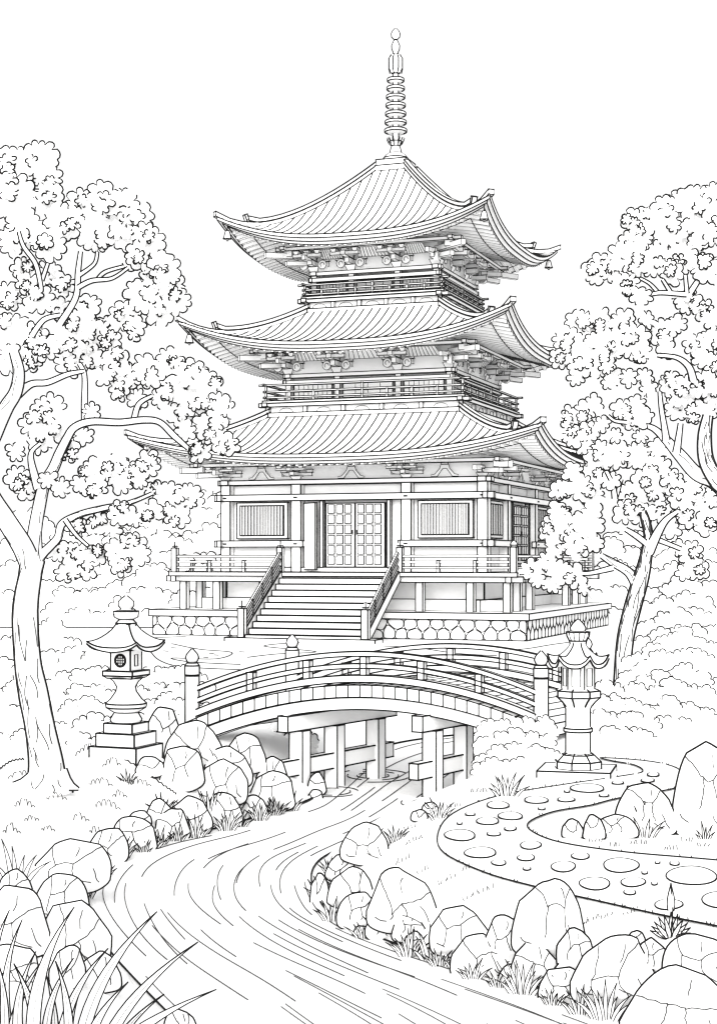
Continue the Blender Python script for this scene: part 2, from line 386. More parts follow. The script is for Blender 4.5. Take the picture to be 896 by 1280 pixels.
TUFTS = EXTRA + [((20, 1098, 50, 7), 'between the tree and the leftmost rocks'), ((104, 1112, 42, 9), 'in front of the broad flat rock on the left bank'), ((152, 1068, 28, 9), 'at the waterline left of a long low rock of the left bank'), ((190, 1058, 26, 8), 'on the left bank where the stream widens'),
         ((200, 1050, 22, 8), 'on the left bank beside the doubled small rocks'), ((245, 1043, 26, 9), 'on the left bank before a round rock near mid bank'), ((284, 1036, 26, 9), 'on the left bank between two round rocks'), ((325, 1026, 24, 9), 'on the left bank three rocks from the bridge'),
         ((362, 1010, 26, 8), 'on the left bank just before the bridge piles'), ((262, 1003, 34, 13), 'in a wide fan behind the front row of left rocks'), ((232, 1002, 24, 10), 'left of the wide fan behind the left rocks'), ((292, 1000, 26, 9), 'right of the wide fan behind the left rocks'),
         ((203, 997, 24, 8), 'at the foot of the slope below the square lantern'), ((160, 966, 16, 6), 'in front of the square lantern steps'), ((343, 1018, 18, 7), 'tiny one at the waterline by the bridge'),
         ((633, 992, 34, 10), 'on the turf between the bridge and the column lantern'), ((548, 1016, 26, 7), 'at the foot of the right bridge pile'), ((494, 1042, 20, 8), 'on the right bank above the top boulder'), ((413, 1082, 20, 8), 'on the right bank at the stream bend'),
         ((399, 1108, 24, 8), 'leaning over the water at the right bank bend'), ((415, 1140, 30, 8), 'low on the right bank at the bend'), ((478, 1142, 34, 6), 'between two boulders of the right bank'), ((512, 1182, 34, 13), 'in a dense fan at the waterline of the right bank'),
         ((540, 1170, 42, 8), 'taller, right of the dense fan on the right bank'), ((548, 1190, 26, 8), 'low at the right bank waterline'), ((652, 1232, 42, 12), 'before the middle boulders of the right bank'), ((700, 1215, 34, 7), 'between the tallest bank boulder and its neighbour'), ((755, 1260, 46, 10), 'at the water in front of the widest right boulder'),
         ((805, 1040, 36, 9), 'in front of the slanting boulder in the path bend'), ((880, 1042, 20, 6), 'below the small rocks at the right edge'), ((735, 1190, 26, 7), 'behind the widest right bank boulder')]
for i, (q, l) in enumerate(TUFTS): tuft(*q, 400 + i, 'white grass tuft ' + l)
def plant():
    g = G(838, 1172); rt, up, n = frame(g, False); s = g.y / F; b = MB(INK * g.y * .8); random.seed(9)
    for k in range(11):
        u = k / 10 * 2 - 1; a = u * 1.2; L = 32 * s * (1 - .35 * abs(u)); bs = g + rt * u * 6 * s
        blade(b, bs, bs + (rt * math.sin(a) + Vector((0, 0, math.cos(a)))) * L + n * random.uniform(-.1, .1) * L, Vector(), 3.4 * s, rt, n, True)
    o = b.build('leaf', M['leaf'])
    st = MB(INK * g.y * .8); top = g + Vector((0, 0, 66 * s)); st.line([g, g + rt * .01 + Vector((0, 0, 35 * s)), top], INK * g.y)
    bd = MB(INK * g.y * .8); blade(bd, top - Vector((0, 0, 32 * s)), top + Vector((0, 0, 2 * s)), Vector(), 5.5 * s, rt, n)
    e = empty('flowering_plant', g)
    for q, nm in ((o, None), (st.build('stem', M['leaf']), None), (bd.build('flower_bud', M['leaf']), None)): rebase(q, g); q.location = (0, 0, 0); q.parent = e
    tag(e, 'low leafy plant with one tall closed bud beside the path near the right boulders', 'plant')
plant()
def irises():
    # (base px,py) (tip px,py) width
    B = [((5, 1330), (12, 1138), 11), ((22, 1335), (28, 1150), 9), ((45, 1335), (93, 1134), 12), ((-12, 1330), (-22, 1170), 12), ((98, 1330), (196, 1140), 13), ((120, 1340), (247, 1178), 11), ((112, 1350), (270, 1237), 11), ((75, 1330), (135, 1186), 9),
         ((60, 1330), (92, 1198), 8), ((30, 1330), (45, 1190), 9), ((0, 1335), (-3, 1200), 9), ((85, 1330), (70, 1202), 8), ((50, 1330), (18, 1205), 9), ((105, 1340), (160, 1228), 9), ((66, 1335), (58, 1218), 7), ((130, 1345), (205, 1243), 8), ((15, 1330), (58, 1196), 8), ((90, 1335), (112, 1215), 7)]
    g = G(60, 1300); rt, up, n = frame(g, False); s = g.y / F; b = MB(INK * g.y * .85)
    random.seed(2)
    for (bx, by), (tx, ty), w in B:
        Y = g.y + random.uniform(-.35, .25); bs = W3(bx, by, Y); tip = W3(tx, ty, Y - .1)
        bd = (tip - bs); blade(b, bs, tip, (rt * (-.09 if tx > bx else .05) + Vector((0, 0, .03))) * bd.length, w * s * .8, rt, n, True, 12)
    o = b.build('iris_clump', M['leaf']); rebase(o, g); tag(o, 'big clump of long pointed blades rising from the near left corner', 'plant')
irises()

# ------------------------------------------------------------------ foliage puffs
def lobes(rng, R_, lobe, deep):
    """closed leafy outline: list of (x,z); lobe = lobe width"""
    pts = []; a = 0; n = max(7, int(2 * PI * R_ / lobe)); ph = [rng.uniform(0, 6.28) for _ in range(3)]; st = []
    for k in range(n): st.append(rng.uniform(.65, 1.35))
    tot = sum(st); K = 5
    for k in range(n):
        w = st[k] / tot * 2 * PI; hgt = deep * lobe * rng.uniform(.6, 1.25)
        lean = rng.uniform(-.25, .25)
        for i in range(K):
            t = i / K; aa = a + w * (t + lean * math.sin(PI * t) * .6); base = R_ * (1 + .09 * math.sin(2 * a + ph[0]) + .07 * math.sin(3 * a + ph[1]))
            r = base + hgt * (math.sin(PI * t) ** .6) - hgt * .45; pts.append((r * math.cos(aa), r * math.sin(aa), i))
        a += w
    return pts
def puff(b, c, R_, lobe, deep, seed, thick=.5, ink=lambda p: True, arc=None, jit=.25, drop=0.0, squash=1.0, r=None, nmix=None):
    rng = random.Random(seed); rt, up, n = frame(c, True)
    rot = Matrix.Rotation(rng.uniform(-jit, jit), 3, up) @ Matrix.Rotation(rng.uniform(-jit, jit), 3, rt); rt = rot @ rt; up = rot @ up; n = rot @ n
    o = lobes(rng, R_, lobe, deep); N = len(o); T = R_ * thick
    def S(f, k, sg): x, z, _ = o[k % N]; return c + rt * x * f + up * z * f * squash - n * (1 - f * f) * T * sg
    for sg in (1, -1):
        prev = None
        for f in (1, .72, .35):
            ring = [b.P(S(f, k, sg)) for k in range(N)]
            if prev:
                for k in range(N): q = (prev[k], prev[(k + 1) % N], ring[(k + 1) % N], ring[k]); b.idx(q if sg < 0 else q[::-1])
            prev = ring
        b.idx(prev if sg < 0 else prev[::-1])
    run = []; dropping = 0
    for k in range(N + 1):
        p = S(1, k, 0); a = (math.atan2(o[k % N][1], o[k % N][0])) % (2 * PI)
        ok = ink(p) and (arc is None or arc[0] <= a <= arc[1])
        if dropping > 0: dropping -= 1; ok = False
        elif rng.random() < drop: dropping = rng.randint(1, 7); ok = False
        if ok: run.append(p)
        else:
            if len(run) > 1: b.line(run, r)
            run = []
    if len(run) > 1: b.line(run, r)

def tube_branch(b, pts, rad, tubes, me, sides=10, bark=4, rng=random):
    """tapered limb; outline along both flanks plus broken bark furrows"""
    n = len(pts); rings = []; fl = [[], []]; fur = [[] for _ in range(bark)]
    fa = [rng.uniform(0, 2 * PI) for _ in range(bark)]
    for i, p in enumerate(pts):
        d = (pts[min(i + 1, n - 1)] - pts[max(i - 1, 0)]).normalized(); vn = (p - CAM).normalized()
        sd = d.cross(vn).normalized(); fr = sd.cross(d)
        r_ = rad[i]; rings.append([b.P(p + (sd * math.cos(2 * PI * k / sides) + fr * math.sin(2 * PI * k / sides)) * r_) for k in range(sides)])
        fl[0].append(p + sd * (r_ + b.r * .6)); fl[1].append(p - sd * (r_ + b.r * .6))
        for q in range(bark): a = fa[q] + .25 * math.sin(i * .5 + q); fur[q].append(p + (sd * math.cos(a) + fr * math.sin(a)) * r_ * .99)
    for i in range(n - 1):
        for k in range(sides): b.idx((rings[i][k], rings[i][(k + 1) % sides], rings[i + 1][(k + 1) % sides], rings[i + 1][k]))
    b.idx(rings[0][::-1]); b.idx(rings[-1])
    def inside(p):
        for j, (P2, R2) in enumerate(tubes):
            if j == me: continue
            for i in range(len(P2) - 1):
                a, c = P2[i], P2[i + 1]; ab = c - a; L = ab.length_squared
                if L == 0: continue
                t = (p - a).dot(ab) / L
                if 0 <= t <= 1 and (p - a - ab * t).length < (R2[i] * (1 - t) + R2[i + 1] * t) * .93: return True
        return False
    for f in fl:
        run = []
        for p in f:
            if inside(p):
                b.line(run); run = []
            else: run.append(p)
        b.line(run)
    for f in fur:
        i = rng.randint(0, 4)
        while i < n - 3:
            L = rng.randint(3, 9); seg = f[i:i + L]
            if rng.random() < .75: b.line(seg, b.r * .55, m=2)
            i += L + rng.randint(1, 4)

def tree(name, Y, limbs, blobs, label, seed, rootpx, depth=1.3, lobe=11, inner=1.9, roots=()):
    e = empty(name, G(*rootpx)); Y = e.location.y if name == 'tree' and rootpx[0] < 900 else Y; s = Y / F; rng = random.Random(seed)
    tubes = []
    for i, L in enumerate(limbs):
        dz = 0 if i == 0 else rng.uniform(-.25, .25)
        pts = smooth([Vector((x, y, r)) for x, y, r in L], 7); P3 = []; RR = []
        for k, q in enumerate(pts):
            yy = Y + dz * min(1, k / 10); P3.append(W3(q.x, q.y, yy)); RR.append(max(.004, q.z * s))
        tubes.append((P3, RR))
    b = MB(INK * Y); 
    big = sum(1 for _ in limbs)
    for i, (P3, RR) in enumerate(tubes):
        wide = RR[0] / s
        if i == 0:
            b.r = INK * Y * 1.35; tube_branch(b, P3, RR, tubes, i, 16, 14, rng=rng); b.r = INK * Y
            for rx, ry, tx, ty in roots:                              # root flares
                q0 = W3(rx, ry, Y - .05); q1 = W3(tx, ty, Y - .12)
                pp = [q0.lerp(q1, t) + Vector((0, 0, -.03 * math.sin(PI * t))) for t in (0, .33, .66, 1)]
                tube_branch(b, pp, [.075, .05, .03, .008], tubes, -1, 8, 1, rng=rng)
            o = b.build('trunk', M['bark']); rebase(o, e.location); o.location = (0, 0, 0); o.parent = e
        else:
            bb = MB(INK * Y * .9); tube_branch(bb, P3, RR, tubes, i, 10, 3 if wide > 6 else 0, rng=rng)
            o = bb.build('branch', M['bark']); rebase(o, e.location); o.location = (0, 0, 0); o.parent = e
    c = MB(INK * Y * 1.05); B3 = []
    for (x, y, r_) in blobs: B3.append((x, y, r_, Y + rng.uniform(-.15, depth)))
    for i, (x, y, r_, yy) in enumerate(B3):
        def vis(p, i=i, yy=yy):
            px = CX + p.x / p.y * F; py = HY - (p.z - CH) / p.y * F
            for j, (a, b_, rr, y2) in enumerate(B3):
                if j != i and math.hypot(px - a, py - b_) < rr * .78: return (i * 7 + j * 13) % 10 < 2
            return True
        puff(c, W3(x, y, yy), r_ * .95 * s, lobe * s, .55, seed * 999 + i, .45, vis, drop=.02)
        for k in range(int(inner + rng.random()) if r_ > 13 else 0):
            a = rng.uniform(0, 6.28); d = r_ * .55 * math.sqrt(rng.random()); q = W3(x + d * math.cos(a), y + d * math.sin(a), yy - r_ * s * .40 - .05)
            puff(c, q, max(5.5, r_ * rng.uniform(.25, .45)) * s, lobe * s * .85, .5, seed * 777 + i * 9 + k, .35, drop=.09, jit=.4)
    o = c.build('crown', M['leaf']); rebase(o, e.location); o.location = (0, 0, 0); o.parent = e
    tag(e, label, 'tree'); return e
LIMB_A = [[(60, 992, 30), (59, 972, 23), (57, 947, 19.5), (50, 907, 17), (42, 866, 17), (35, 825, 15), (32, 764, 14.5), (38, 720, 13), (41, 700, 14)],
          [(38, 705, 12), (28, 682, 12), (8, 650, 11), (-14, 615, 11), (-20, 575, 10), (-6, 540, 9), (8, 510, 8), (20, 490, 7), (24, 465, 6), (18, 440, 5)],
          [(42, 705, 12), (44, 665, 8), (50, 630, 7), (56, 605, 6.5), (67, 586, 6), (75, 567, 5.5), (85, 548, 5)],
          [(45, 705, 7), (54, 692, 5), (72, 673, 4.2), (78, 655, 4), (100, 643, 3.2), (130, 635, 2.8), (160, 629, 2), (190, 617, 1.5)],
          [(22, 492, 6), (40, 480, 3.5), (60, 478, 3), (85, 468, 2.5), (105, 464, 1.5)], [(73, 570, 5), (84, 548, 4.3), (94, 534, 3.9), (115, 527, 3.6), (150, 528, 3.3), (180, 525, 3.2), (200, 528, 2.8), (218, 545, 3), (235, 560, 2)],
          [(107, 530, 4), (106, 505, 3.2), (106, 470, 2.5), (100, 455, 2)], [(168, 524, 3), (174, 505, 2.5), (190, 495, 1.6)], [(48, 610, 5), (40, 580, 3.4), (40, 565, 2.2), (50, 555, 1.6)],
          [(100, 370, 2), (96, 350, 3), (90, 380, 3), (100, 350, 2)], [(75, 405, 3.5), (95, 372, 3), (98, 340, 2.6), (101, 315, 1.8)], [(97, 360, 2.4), (115, 351, 2.2), (140, 348, 1.5), (160, 335, 1.2)], [(122, 350, 2), (132, 340, 1.6), (155, 333, 1.2)],
          [(98, 345, 2), (118, 330, 1.4), (122, 315, 1.2)], [(40, 420, 3), (55, 400, 2.5), (75, 394, 2)], [(52, 360, 2), (45, 330, 2.2), (30, 308, 1.8), (24, 290, 1.2)], [(53, 350, 2), (60, 330, 1.4)], [(82, 650, 2.4), (95, 668, 1.6), (110, 682, 1.2)]]
del LIMB_A[9]
BL_A = [(165, 325, 14), (188, 342, 14), (62, 342, 16), (35, 355, 14), (110, 382, 16), (135, 408, 14), (160, 470, 16), (172, 500, 12), (58, 435, 16), (128, 455, 14), (225, 520, 16), (200, 498, 12), (190, 640, 14), (140, 660, 12), (120, 695, 14), (60, 600, 10), (115, 590, 14), (15, 208, 30), (50, 198, 22), (58, 222, 20), (12, 245, 32), (60, 250, 22), (32, 285, 26), (78, 278, 22), (60, 305, 22), (15, 300, 18), (104, 262, 24), (128, 250, 22), (150, 258, 24), (170, 275, 22), (120, 290, 26), (150, 290, 24), (186, 300, 20), (172, 318, 16), (205, 335, 20), (212, 355, 20), (220, 375, 18),
        (180, 370, 22), (200, 392, 18), (155, 395, 20), (168, 410, 14), (28, 335, 14), (10, 370, 18), (50, 375, 18), (80, 355, 14), (12, 415, 28), (45, 420, 16), (12, 445, 24), (38, 450, 14), (100, 400, 20), (85, 425, 20), (115, 415, 20), (108, 445, 20), (85, 455, 16), (138, 425, 14), (145, 450, 16), (75, 385, 14),
        (185, 465, 20), (212, 455, 20), (240, 468, 20), (262, 482, 18), (215, 485, 18), (243, 500, 20), (275, 510, 18), (262, 535, 20), (282, 555, 16), (250, 565, 14), (232, 540, 12), (150, 485, 14), (130, 470, 12), (115, 515, 10), (62, 512, 20), (45, 530, 18), (75, 535, 18), (52, 550, 18), (88, 562, 14), (20, 565, 10), (104, 545, 12),
        (22, 598, 15), (34, 612, 14), (76, 610, 12), (130, 585, 18), (148, 580, 14), (102, 605, 12), (120, 610, 14), (152, 605, 12), (165, 590, 14), (185, 580, 16), (175, 600, 10), (212, 625, 22), (238, 622, 18), (222, 645, 16), (196, 615, 14), (152, 642, 16), (168, 648, 10), (125, 655, 14), (95, 658, 14),
        (72, 688, 14), (95, 695, 20), (108, 708, 16), (85, 715, 14), (148, 690, 18), (165, 682, 18), (150, 705, 14), (176, 695, 12)]
tree('tree', 13.6, LIMB_A, BL_A, 'tall forked tree with thick bare trunk in the left foreground beside the square lantern', 21, (62, 985), roots=((50, 965, 16, 980), (60, 972, 50, 998), (75, 968, 98, 986), (66, 972, 72, 984)))
LIMB_B = [[(775, 890, 9.5), (777, 850, 9), (781, 800, 9), (790, 760, 9.3), (800, 725, 8.5), (806, 700, 6.5), (810, 672, 4.5), (806, 650, 4), (803, 640, 3)],
          [(797, 730, 8), (785, 715, 5), (765, 703, 4), (752, 695, 2.5)], [(810, 690, 6), (822, 665, 4.5), (832, 650, 3), (845, 640, 2)], [(808, 680, 3), (795, 670, 3), (782, 662, 2)],
          [(815, 672, 3), (835, 680, 2.2), (850, 686, 2)], [(765, 710, 3), (740, 716, 2), (728, 717, 1.6)], [(768, 622, 3), (765, 605, 2), (758, 590, 1.6)], [(770, 620, 2), (776, 600, 1.4)]]
BL_B = [(742, 570, 14), (840, 600, 14), (870, 603, 16), (893, 612, 14), (836, 660, 14), (822, 560, 12), (750, 570, 20), (772, 568, 18), (795, 570, 18), (820, 585, 18), (805, 600, 16), (740, 595, 16), (715, 590, 12), (700, 612, 14), (725, 610, 16), (740, 620, 16), (790, 620, 18), (812, 620, 18), (830, 605, 14), (780, 640, 14), (802, 642, 16), (825, 640, 14), (762, 600, 12), (850, 618, 18), (868, 628, 18),
        (888, 635, 18), (858, 645, 14), (880, 655, 14), (698, 640, 14), (688, 662, 16), (712, 658, 18), (735, 655, 18), (722, 680, 18), (742, 680, 12), (695, 685, 14), (665, 712, 14), (682, 705, 14), (700, 715, 16), (718, 720, 14), (690, 730, 12), (672, 724, 10), (728, 735, 8), (848, 685, 10), (862, 692, 16), (872, 712, 14), (855, 715, 10), (740, 640, 12)]
tree('tree', 21.5, LIMB_B, BL_B, 'slender tree behind the column lantern with its crown over the right side of the temple', 22, (775, 886), depth=1.6, lobe=10.5, inner=.9)
LIMB_C = [[(962, 1010, 30), (960, 960, 26), (955, 800, 22), (940, 700, 18), (915, 620, 14), (895, 600, 9), (882, 575, 8), (880, 545, 7), (884, 520, 5)], [(930, 640, 12), (896, 605, 9), (870, 592, 8), (850, 570, 7), (832, 550, 5), (815, 535, 3), (795, 530, 2)],
          [(845, 565, 4), (848, 545, 3), (850, 530, 2.4)], [(832, 550, 4), (830, 535, 3), (826, 510, 2.2), (824, 490, 1.6)], [(866, 475, 4), (860, 458, 3.2), (845, 447, 2), (822, 444, 1.6)], [(864, 475, 3), (860, 450, 2)], [(857, 368, 2.5), (825, 366, 2), (806, 370, 1.5)],
          [(862, 366, 3), (878, 340, 2.4), (884, 320, 2)], [(858, 366, 2), (856, 345, 1.6)], [(838, 366, 1.8), (828, 350, 1.3)], [(822, 366, 1.8), (812, 355, 1.2), (800, 348, 1)], [(782, 528, 1.8), (768, 526, 1.4), (760, 520, 1)]]
BL_C = [(890, 252, 24), (868, 252, 22), (845, 262, 22), (828, 265, 18), (895, 285, 26), (865, 290, 26), (835, 290, 22), (810, 275, 18), (790, 275, 14), (800, 295, 18), (785, 305, 16), (775, 320, 16), (750, 333, 18), (742, 340, 16), (765, 340, 16), (795, 325, 20), (820, 325, 22), (850, 322, 22), (880, 335, 18), (895, 340, 18),
        (838, 340, 16), (782, 355, 14), (800, 370, 12), (860, 378, 16), (850, 370, 10), (878, 388, 14), (890, 400, 12), (725, 405, 20), (748, 402, 18), (778, 402, 16), (710, 425, 18), (735, 430, 22), (762, 430, 22), (790, 425, 20), (700, 448, 14), (725, 455, 18), (750, 455, 18), (800, 440, 14), (775, 415, 16), (720, 472, 10), (765, 470, 12), (785, 472, 10), (760, 478, 8), (805, 470, 10),
        (828, 415, 18), (845, 405, 12), (832, 435, 12), (870, 432, 16), (890, 425, 16), (878, 448, 12), (895, 455, 14), (808, 400, 10), (838, 480, 16), (855, 490, 20), (880, 480, 18), (895, 490, 18), (845, 510, 16), (870, 515, 16), (810, 485, 10), (885, 510, 14),
        (712, 522, 14), (730, 515, 14), (742, 505, 12), (715, 545, 14), (735, 540, 14), (752, 530, 10), (778, 512, 14), (795, 505, 12), (790, 525, 14), (803, 522, 12), (728, 558, 10), (770, 545, 8), (800, 545, 8)]
tree('tree', 13.2, LIMB_C, BL_C, 'large tree rooted beyond the right edge whose bare bent limb and foliage reach in', 23, (960, 950), depth=1.3, lobe=10)

# ------------------------------------------------------------------ bushes
def bush(px, py, w, h, Y, rows, label, seed, lobe=9, group='rounded bushes'):
    """px,py = middle of the base line; layered round clumps, top ones farther back"""
    s = Y / F; b = MB(INK * Y * .85); rng = random.Random(seed); base = W3(px, py, Y)
    nr = rows
    for j in range(nr):
        t = j / max(1, nr - 1); yy = Y + (nr - 1 - j) * .35 * w * s / 3; top = py - h * (1 - t * .82)      # top row = farthest
        ww = w * (.5 + .5 * math.sin(PI * (.22 + .5 * t))); rad = max(h / nr * .75, w * .13)
        n = max(2, int(ww / rad * .8))
        for k in range(n):
            u = (k + .5) / n * 2 - 1; x = px + u * (ww / 2 - rad * .5) + rng.uniform(-.2, .2) * rad; r_ = rad * rng.uniform(.75, 1.15); y = top + rad + abs(u) ** 2 * h * .12 + rng.uniform(-.25, .25) * rad
            puff(b, W3(x, y, yy + rng.uniform(-.2, .2) * w * s * .1), r_ * s, lobe * s, .38, seed * 31 + j * 17 + k, .55, arc=(rng.uniform(-.1, .5), PI - rng.uniform(-.1, .5)), drop=.03, jit=.15)
    o = b.build('bush', M['leaf']); rebase(o, base); tag(o, label, 'bush', group)
BUSHES = [((30, 790, 120, 150, 60, 5, 'tall bush behind the trunk of the left tree, farthest left', 1), 11), ((110, 786, 130, 125, 58, 5, 'bush behind the left court, between the left tree and the square lantern top', 2), 11), ((190, 780, 120, 120, 56, 5, 'bush behind the left end of the temple base', 3), 11),
          ((150, 700, 120, 60, 66, 3, 'high rounded bush rising behind the left court bushes', 4), 11), ((250, 705, 110, 95, 62, 4, 'high bush just left of the temple wall', 5), 11), ((20, 700, 120, 60, 68, 3, 'high bush at the left edge above the others', 6), 11), ((255, 780, 90, 70, 54, 3, 'bush seen beneath the left veranda', 16), 10),
          ((50, 900, 140, 120, 22, 4, 'bush on the slope behind the left tree trunk', 7), 10), ((120, 895, 110, 85, 21, 4, 'bush directly behind the square lantern on its left', 8), 9), ((215, 905, 120, 75, 20, 4, 'low bush between the square lantern and the bridge post', 9), 9), ((15, 960, 120, 110, 17, 4, 'bush at the left edge behind the left tree root', 10), 9), ((110, 960, 100, 90, 16.6, 4, 'bush at the foot of the square lantern on its left', 17), 9),
          ((505, 930, 70, 36, 26, 3, 'small bush seen under the bridge between the piles', 11), 8), ((640, 925, 120, 40, 27, 3, 'low bush behind the right bridge piles', 12), 8), ((345, 945, 110, 52, 18.9, 3, 'low bush under the left half of the bridge', 18), 8), ((570, 925, 80, 36, 27.5, 3, 'low bush under the right half of the bridge', 19), 8),
          ((645, 985, 120, 92, 15.8, 5, 'leafy bush before the right end of the bridge left of the column lantern', 13), 9), ((770, 945, 110, 95, 17.4, 5, 'bush right behind the column lantern', 14), 9), ((850, 950, 140, 165, 19, 7, 'big bush at the right edge behind the tallest boulder', 15), 9),
          ((860, 850, 150, 170, 27, 8, 'tall bush behind the slender tree at the right edge', 20), 10), ((760, 780, 120, 110, 48, 4, 'bush behind the right end of the temple base', 21), 10), ((870, 760, 140, 140, 50, 4, 'far high bush at the right edge', 22), 11), ((800, 720, 120, 60, 56, 3, 'far rounded bush between the slender tree and temple', 23), 11), ((820, 905, 110, 90, 22, 5, 'bush at the foot of the slender tree', 24), 9)]
for a, lb in BUSHES: bush(*a, lobe=lb)
def turf():
    b = MB(); random.seed(8)
    def tick(px, py, n, h=5):
        g = G(px, py); s = g.y / F
        for k in range(n):
            x = g.x + (k - n / 2) * 4 * s + random.uniform(-1, 1) * s; p = Vector((x, g.y, H(x, g.y))); b.line([p, p + Vector((random.uniform(-2, 2) * s, 0, h * s * random.uniform(.5, 1.1)))], INK * g.y * .55, m=2)
    for p in ((520, 1050, 6), (505, 1075, 5), (530, 1088, 4), (560, 1100, 6), (590, 1120, 5), (515, 1035, 4), (610, 1112, 5), (540, 1020, 6), (570, 1008, 5), (600, 990, 6), (745, 1052, 5), (800, 1055, 6), (840, 1062, 5), (860, 1052, 4), (770, 1058, 4), (740, 1150, 6), (760, 1145, 4), (790, 1140, 5), (480, 1060, 5), (585, 1085, 4), (720, 1147, 5), (640, 1018, 1), (880, 1058, 4), (660, 990, 5), (685, 986, 4)): tick(*p)
    def scal(px, py, w, n, h=7):
        g = G(px, py); s = g.y / F; pts = []
        for k in range(n):
            hh = h * random.uniform(.5, 1.2) * math.sin(PI * (k + .7) / (n + .4)) + 1.5
            for i in range(5): t = i / 5; pts.append(Vector((g.x + ((k + t) / n - .5) * w * s, g.y, g.z + (hh * math.sin(PI * t) ** .6 + h * .8 * math.sin(PI * (k + t) / n)) * s)))
        cut = random.randint(8, max(9, len(pts) - 6)); b.line(pts[:cut - 2], INK * g.y * .6, m=2); b.line(pts[cut:], INK * g.y * .6, m=2)
    for q in ((30, 1012, 30, 6), (70, 1003, 30, 5), (125, 985, 34, 6), (130, 1015, 44, 7, 9), (100, 1030, 26, 5), (15, 1045, 24, 5, 8), (60, 1042, 20, 4), (170, 985, 40, 7), (150, 1000, 20, 4), (200, 970, 20, 4), (140, 960, 24, 5), (110, 945, 30, 6, 9), (25, 975, 30, 5), (120, 1045, 20, 4), (40, 1030, 20, 4)): scal(*q)
    for pts in ([(128, 925), (150, 948), (178, 965), (205, 985), (220, 995)], [(0, 965), (14, 955), (30, 952)]):
        q = smooth([Vector(p) for p in pts], 8); b.line([G(*p) + Vector((0, 0, .02 + .015 * (i % 2))) for i, p in enumerate(q)], .006)
    tag(b.build('grass', M['leaf']), 'sparse short grass marks scattered over the turf', 'grass', kind='stuff')
turf()

# ------------------------------------------------------------------ bridge (s along, t across; slightly skewed plan)
def bridge():
    O = Vector((-1.77, 17.4, 0)); U = Vector((3.67, -.4, 0)); V = Vector((1.02, 1.6, 0)); e = empty('arched_footbridge', O)
    RZ = .40
    def P(s, t, z): return U * s + V * t + Vector((0, 0, z))
    def arch(s): return -RZ * (2 * s - 1) ** 2
    r = INK * 17.4; N = 36; side = V.normalized(); SS = [-.02 + 1.04 * i / N for i in range(N + 1)]
    def rail(t, zc, h, w, name, s0=0.0, s1=1.0, rr=None):
        b = MB(rr or r); b.curve_beam([P(s0 + (s1 - s0) * i / N, t, zc + arch(s0 + (s1 - s0) * i / N)) for i in range(N + 1)], side, w, h); return b
    for t in (0, 1):
        e1 = .93 if t else 1.02
        rail(t, .40, .13, .12, '', -.02, e1).build('girder', M['timber'], e)
        rail(t, .665, .075, .1, '', 0, min(1, e1)).build('kerb_beam', M['timber'], e)
        rail(t, .80, .05, .05, '', 0, min(1, e1)).build('middle_rail', M['timber'], e)
        rail(t, .93, .05, .06, '', 0, min(1, e1)).build('handrail', M['timber'], e)
        for k in range(1, 6):
            s_ = k / 6; b = MB(r); q = P(s_, t, 0); z0 = .70 + arch(s_); u = U.normalized() * .035; v = side * .03
            c = [q + Vector((0, 0, z)) + sv * v + su * u for z in (z0, z0 + .20) for sv in (-1, 1) for su in (-1, 1)]
            b.hexa(c); b.build('baluster', M['timber'], e)
    # deck of cross planks whose ends show as the dashed band
    b = MB(r * .85); n = 30
    for k in range(n):
        s0 = -.015 + 1.03 * k / n; s1 = -.015 + 1.03 * (k + 1) / n
        c = [P(s_, t, z + arch(s_)) for z in (.47, .60) for t in (-.05, 1.05) for s_ in (s0, s1)]; b.hexa(c)
    b.build('deck', M['timber'], e)
    for s_, t, zb in ((0, 0, -.25), (1, 0, -.25), (0, 1, -.1), (1, 1, -.1)):   # newel posts with onion finials
        c = P(s_ * 1.02 - .01 - (.085 if s_ and t else 0), t, 0); zz = .82 if t == 0 else .9
        b = MB(r); va = math.atan2(O.y + c.y, O.x + c.x)
        pr = [(.07, zb), (.07, zz - .14), (.072, zz - .13), (.072, zz - .03), (.05, zz)]
        b.lathe(pr, 20, (1, 2, 3, 4), (va + PI / 2, va - PI / 2), c); pst = b.build('newel_post', M['timber'], e)
        b = MB(r); b.lathe([(.03, zz), (.05, zz + .02), (.065, zz + .055), (.055, zz + .09), (.025, zz + .125), (.003, zz + .15)], 20, (0,), (va + PI / 2, va - PI / 2), c); b.build('finial', M['timber'], pst)
    # two bents: cap beam, tie beam, piles
    def bent(s_):
        u = U.normalized()
        zc = .34 + arch(s_) - .09
        b = MB(r); b.beam(P(s_, -.10, zc), P(s_, 1.08, zc), .13, .17); b.build('cap_beam', M['timber'], e)
        b = MB(r); b.beam(P(s_, -.14, -.30), P(s_, 1.05, -.30), .11, .17); b.build('tie_beam', M['timber'], e)
        for t in (.04, .4, .86):
            q = P(s_, t, 0) + U.normalized() * .03; b = MB(r); w = .115
            c = [q + Vector((0, 0, z)) + side * (sv * .075) + u * (su * .072) for z in (WZ - .3, zc - .09) for sv in (-1, 1) for su in (-1, 1)]
            b.hexa(c); b.build('pile', M['timber'], e)
    bent(.29); bent(.68)
    tag(e, 'low arched wooden footbridge with railings spanning the stream before the temple', 'bridge')
bridge()

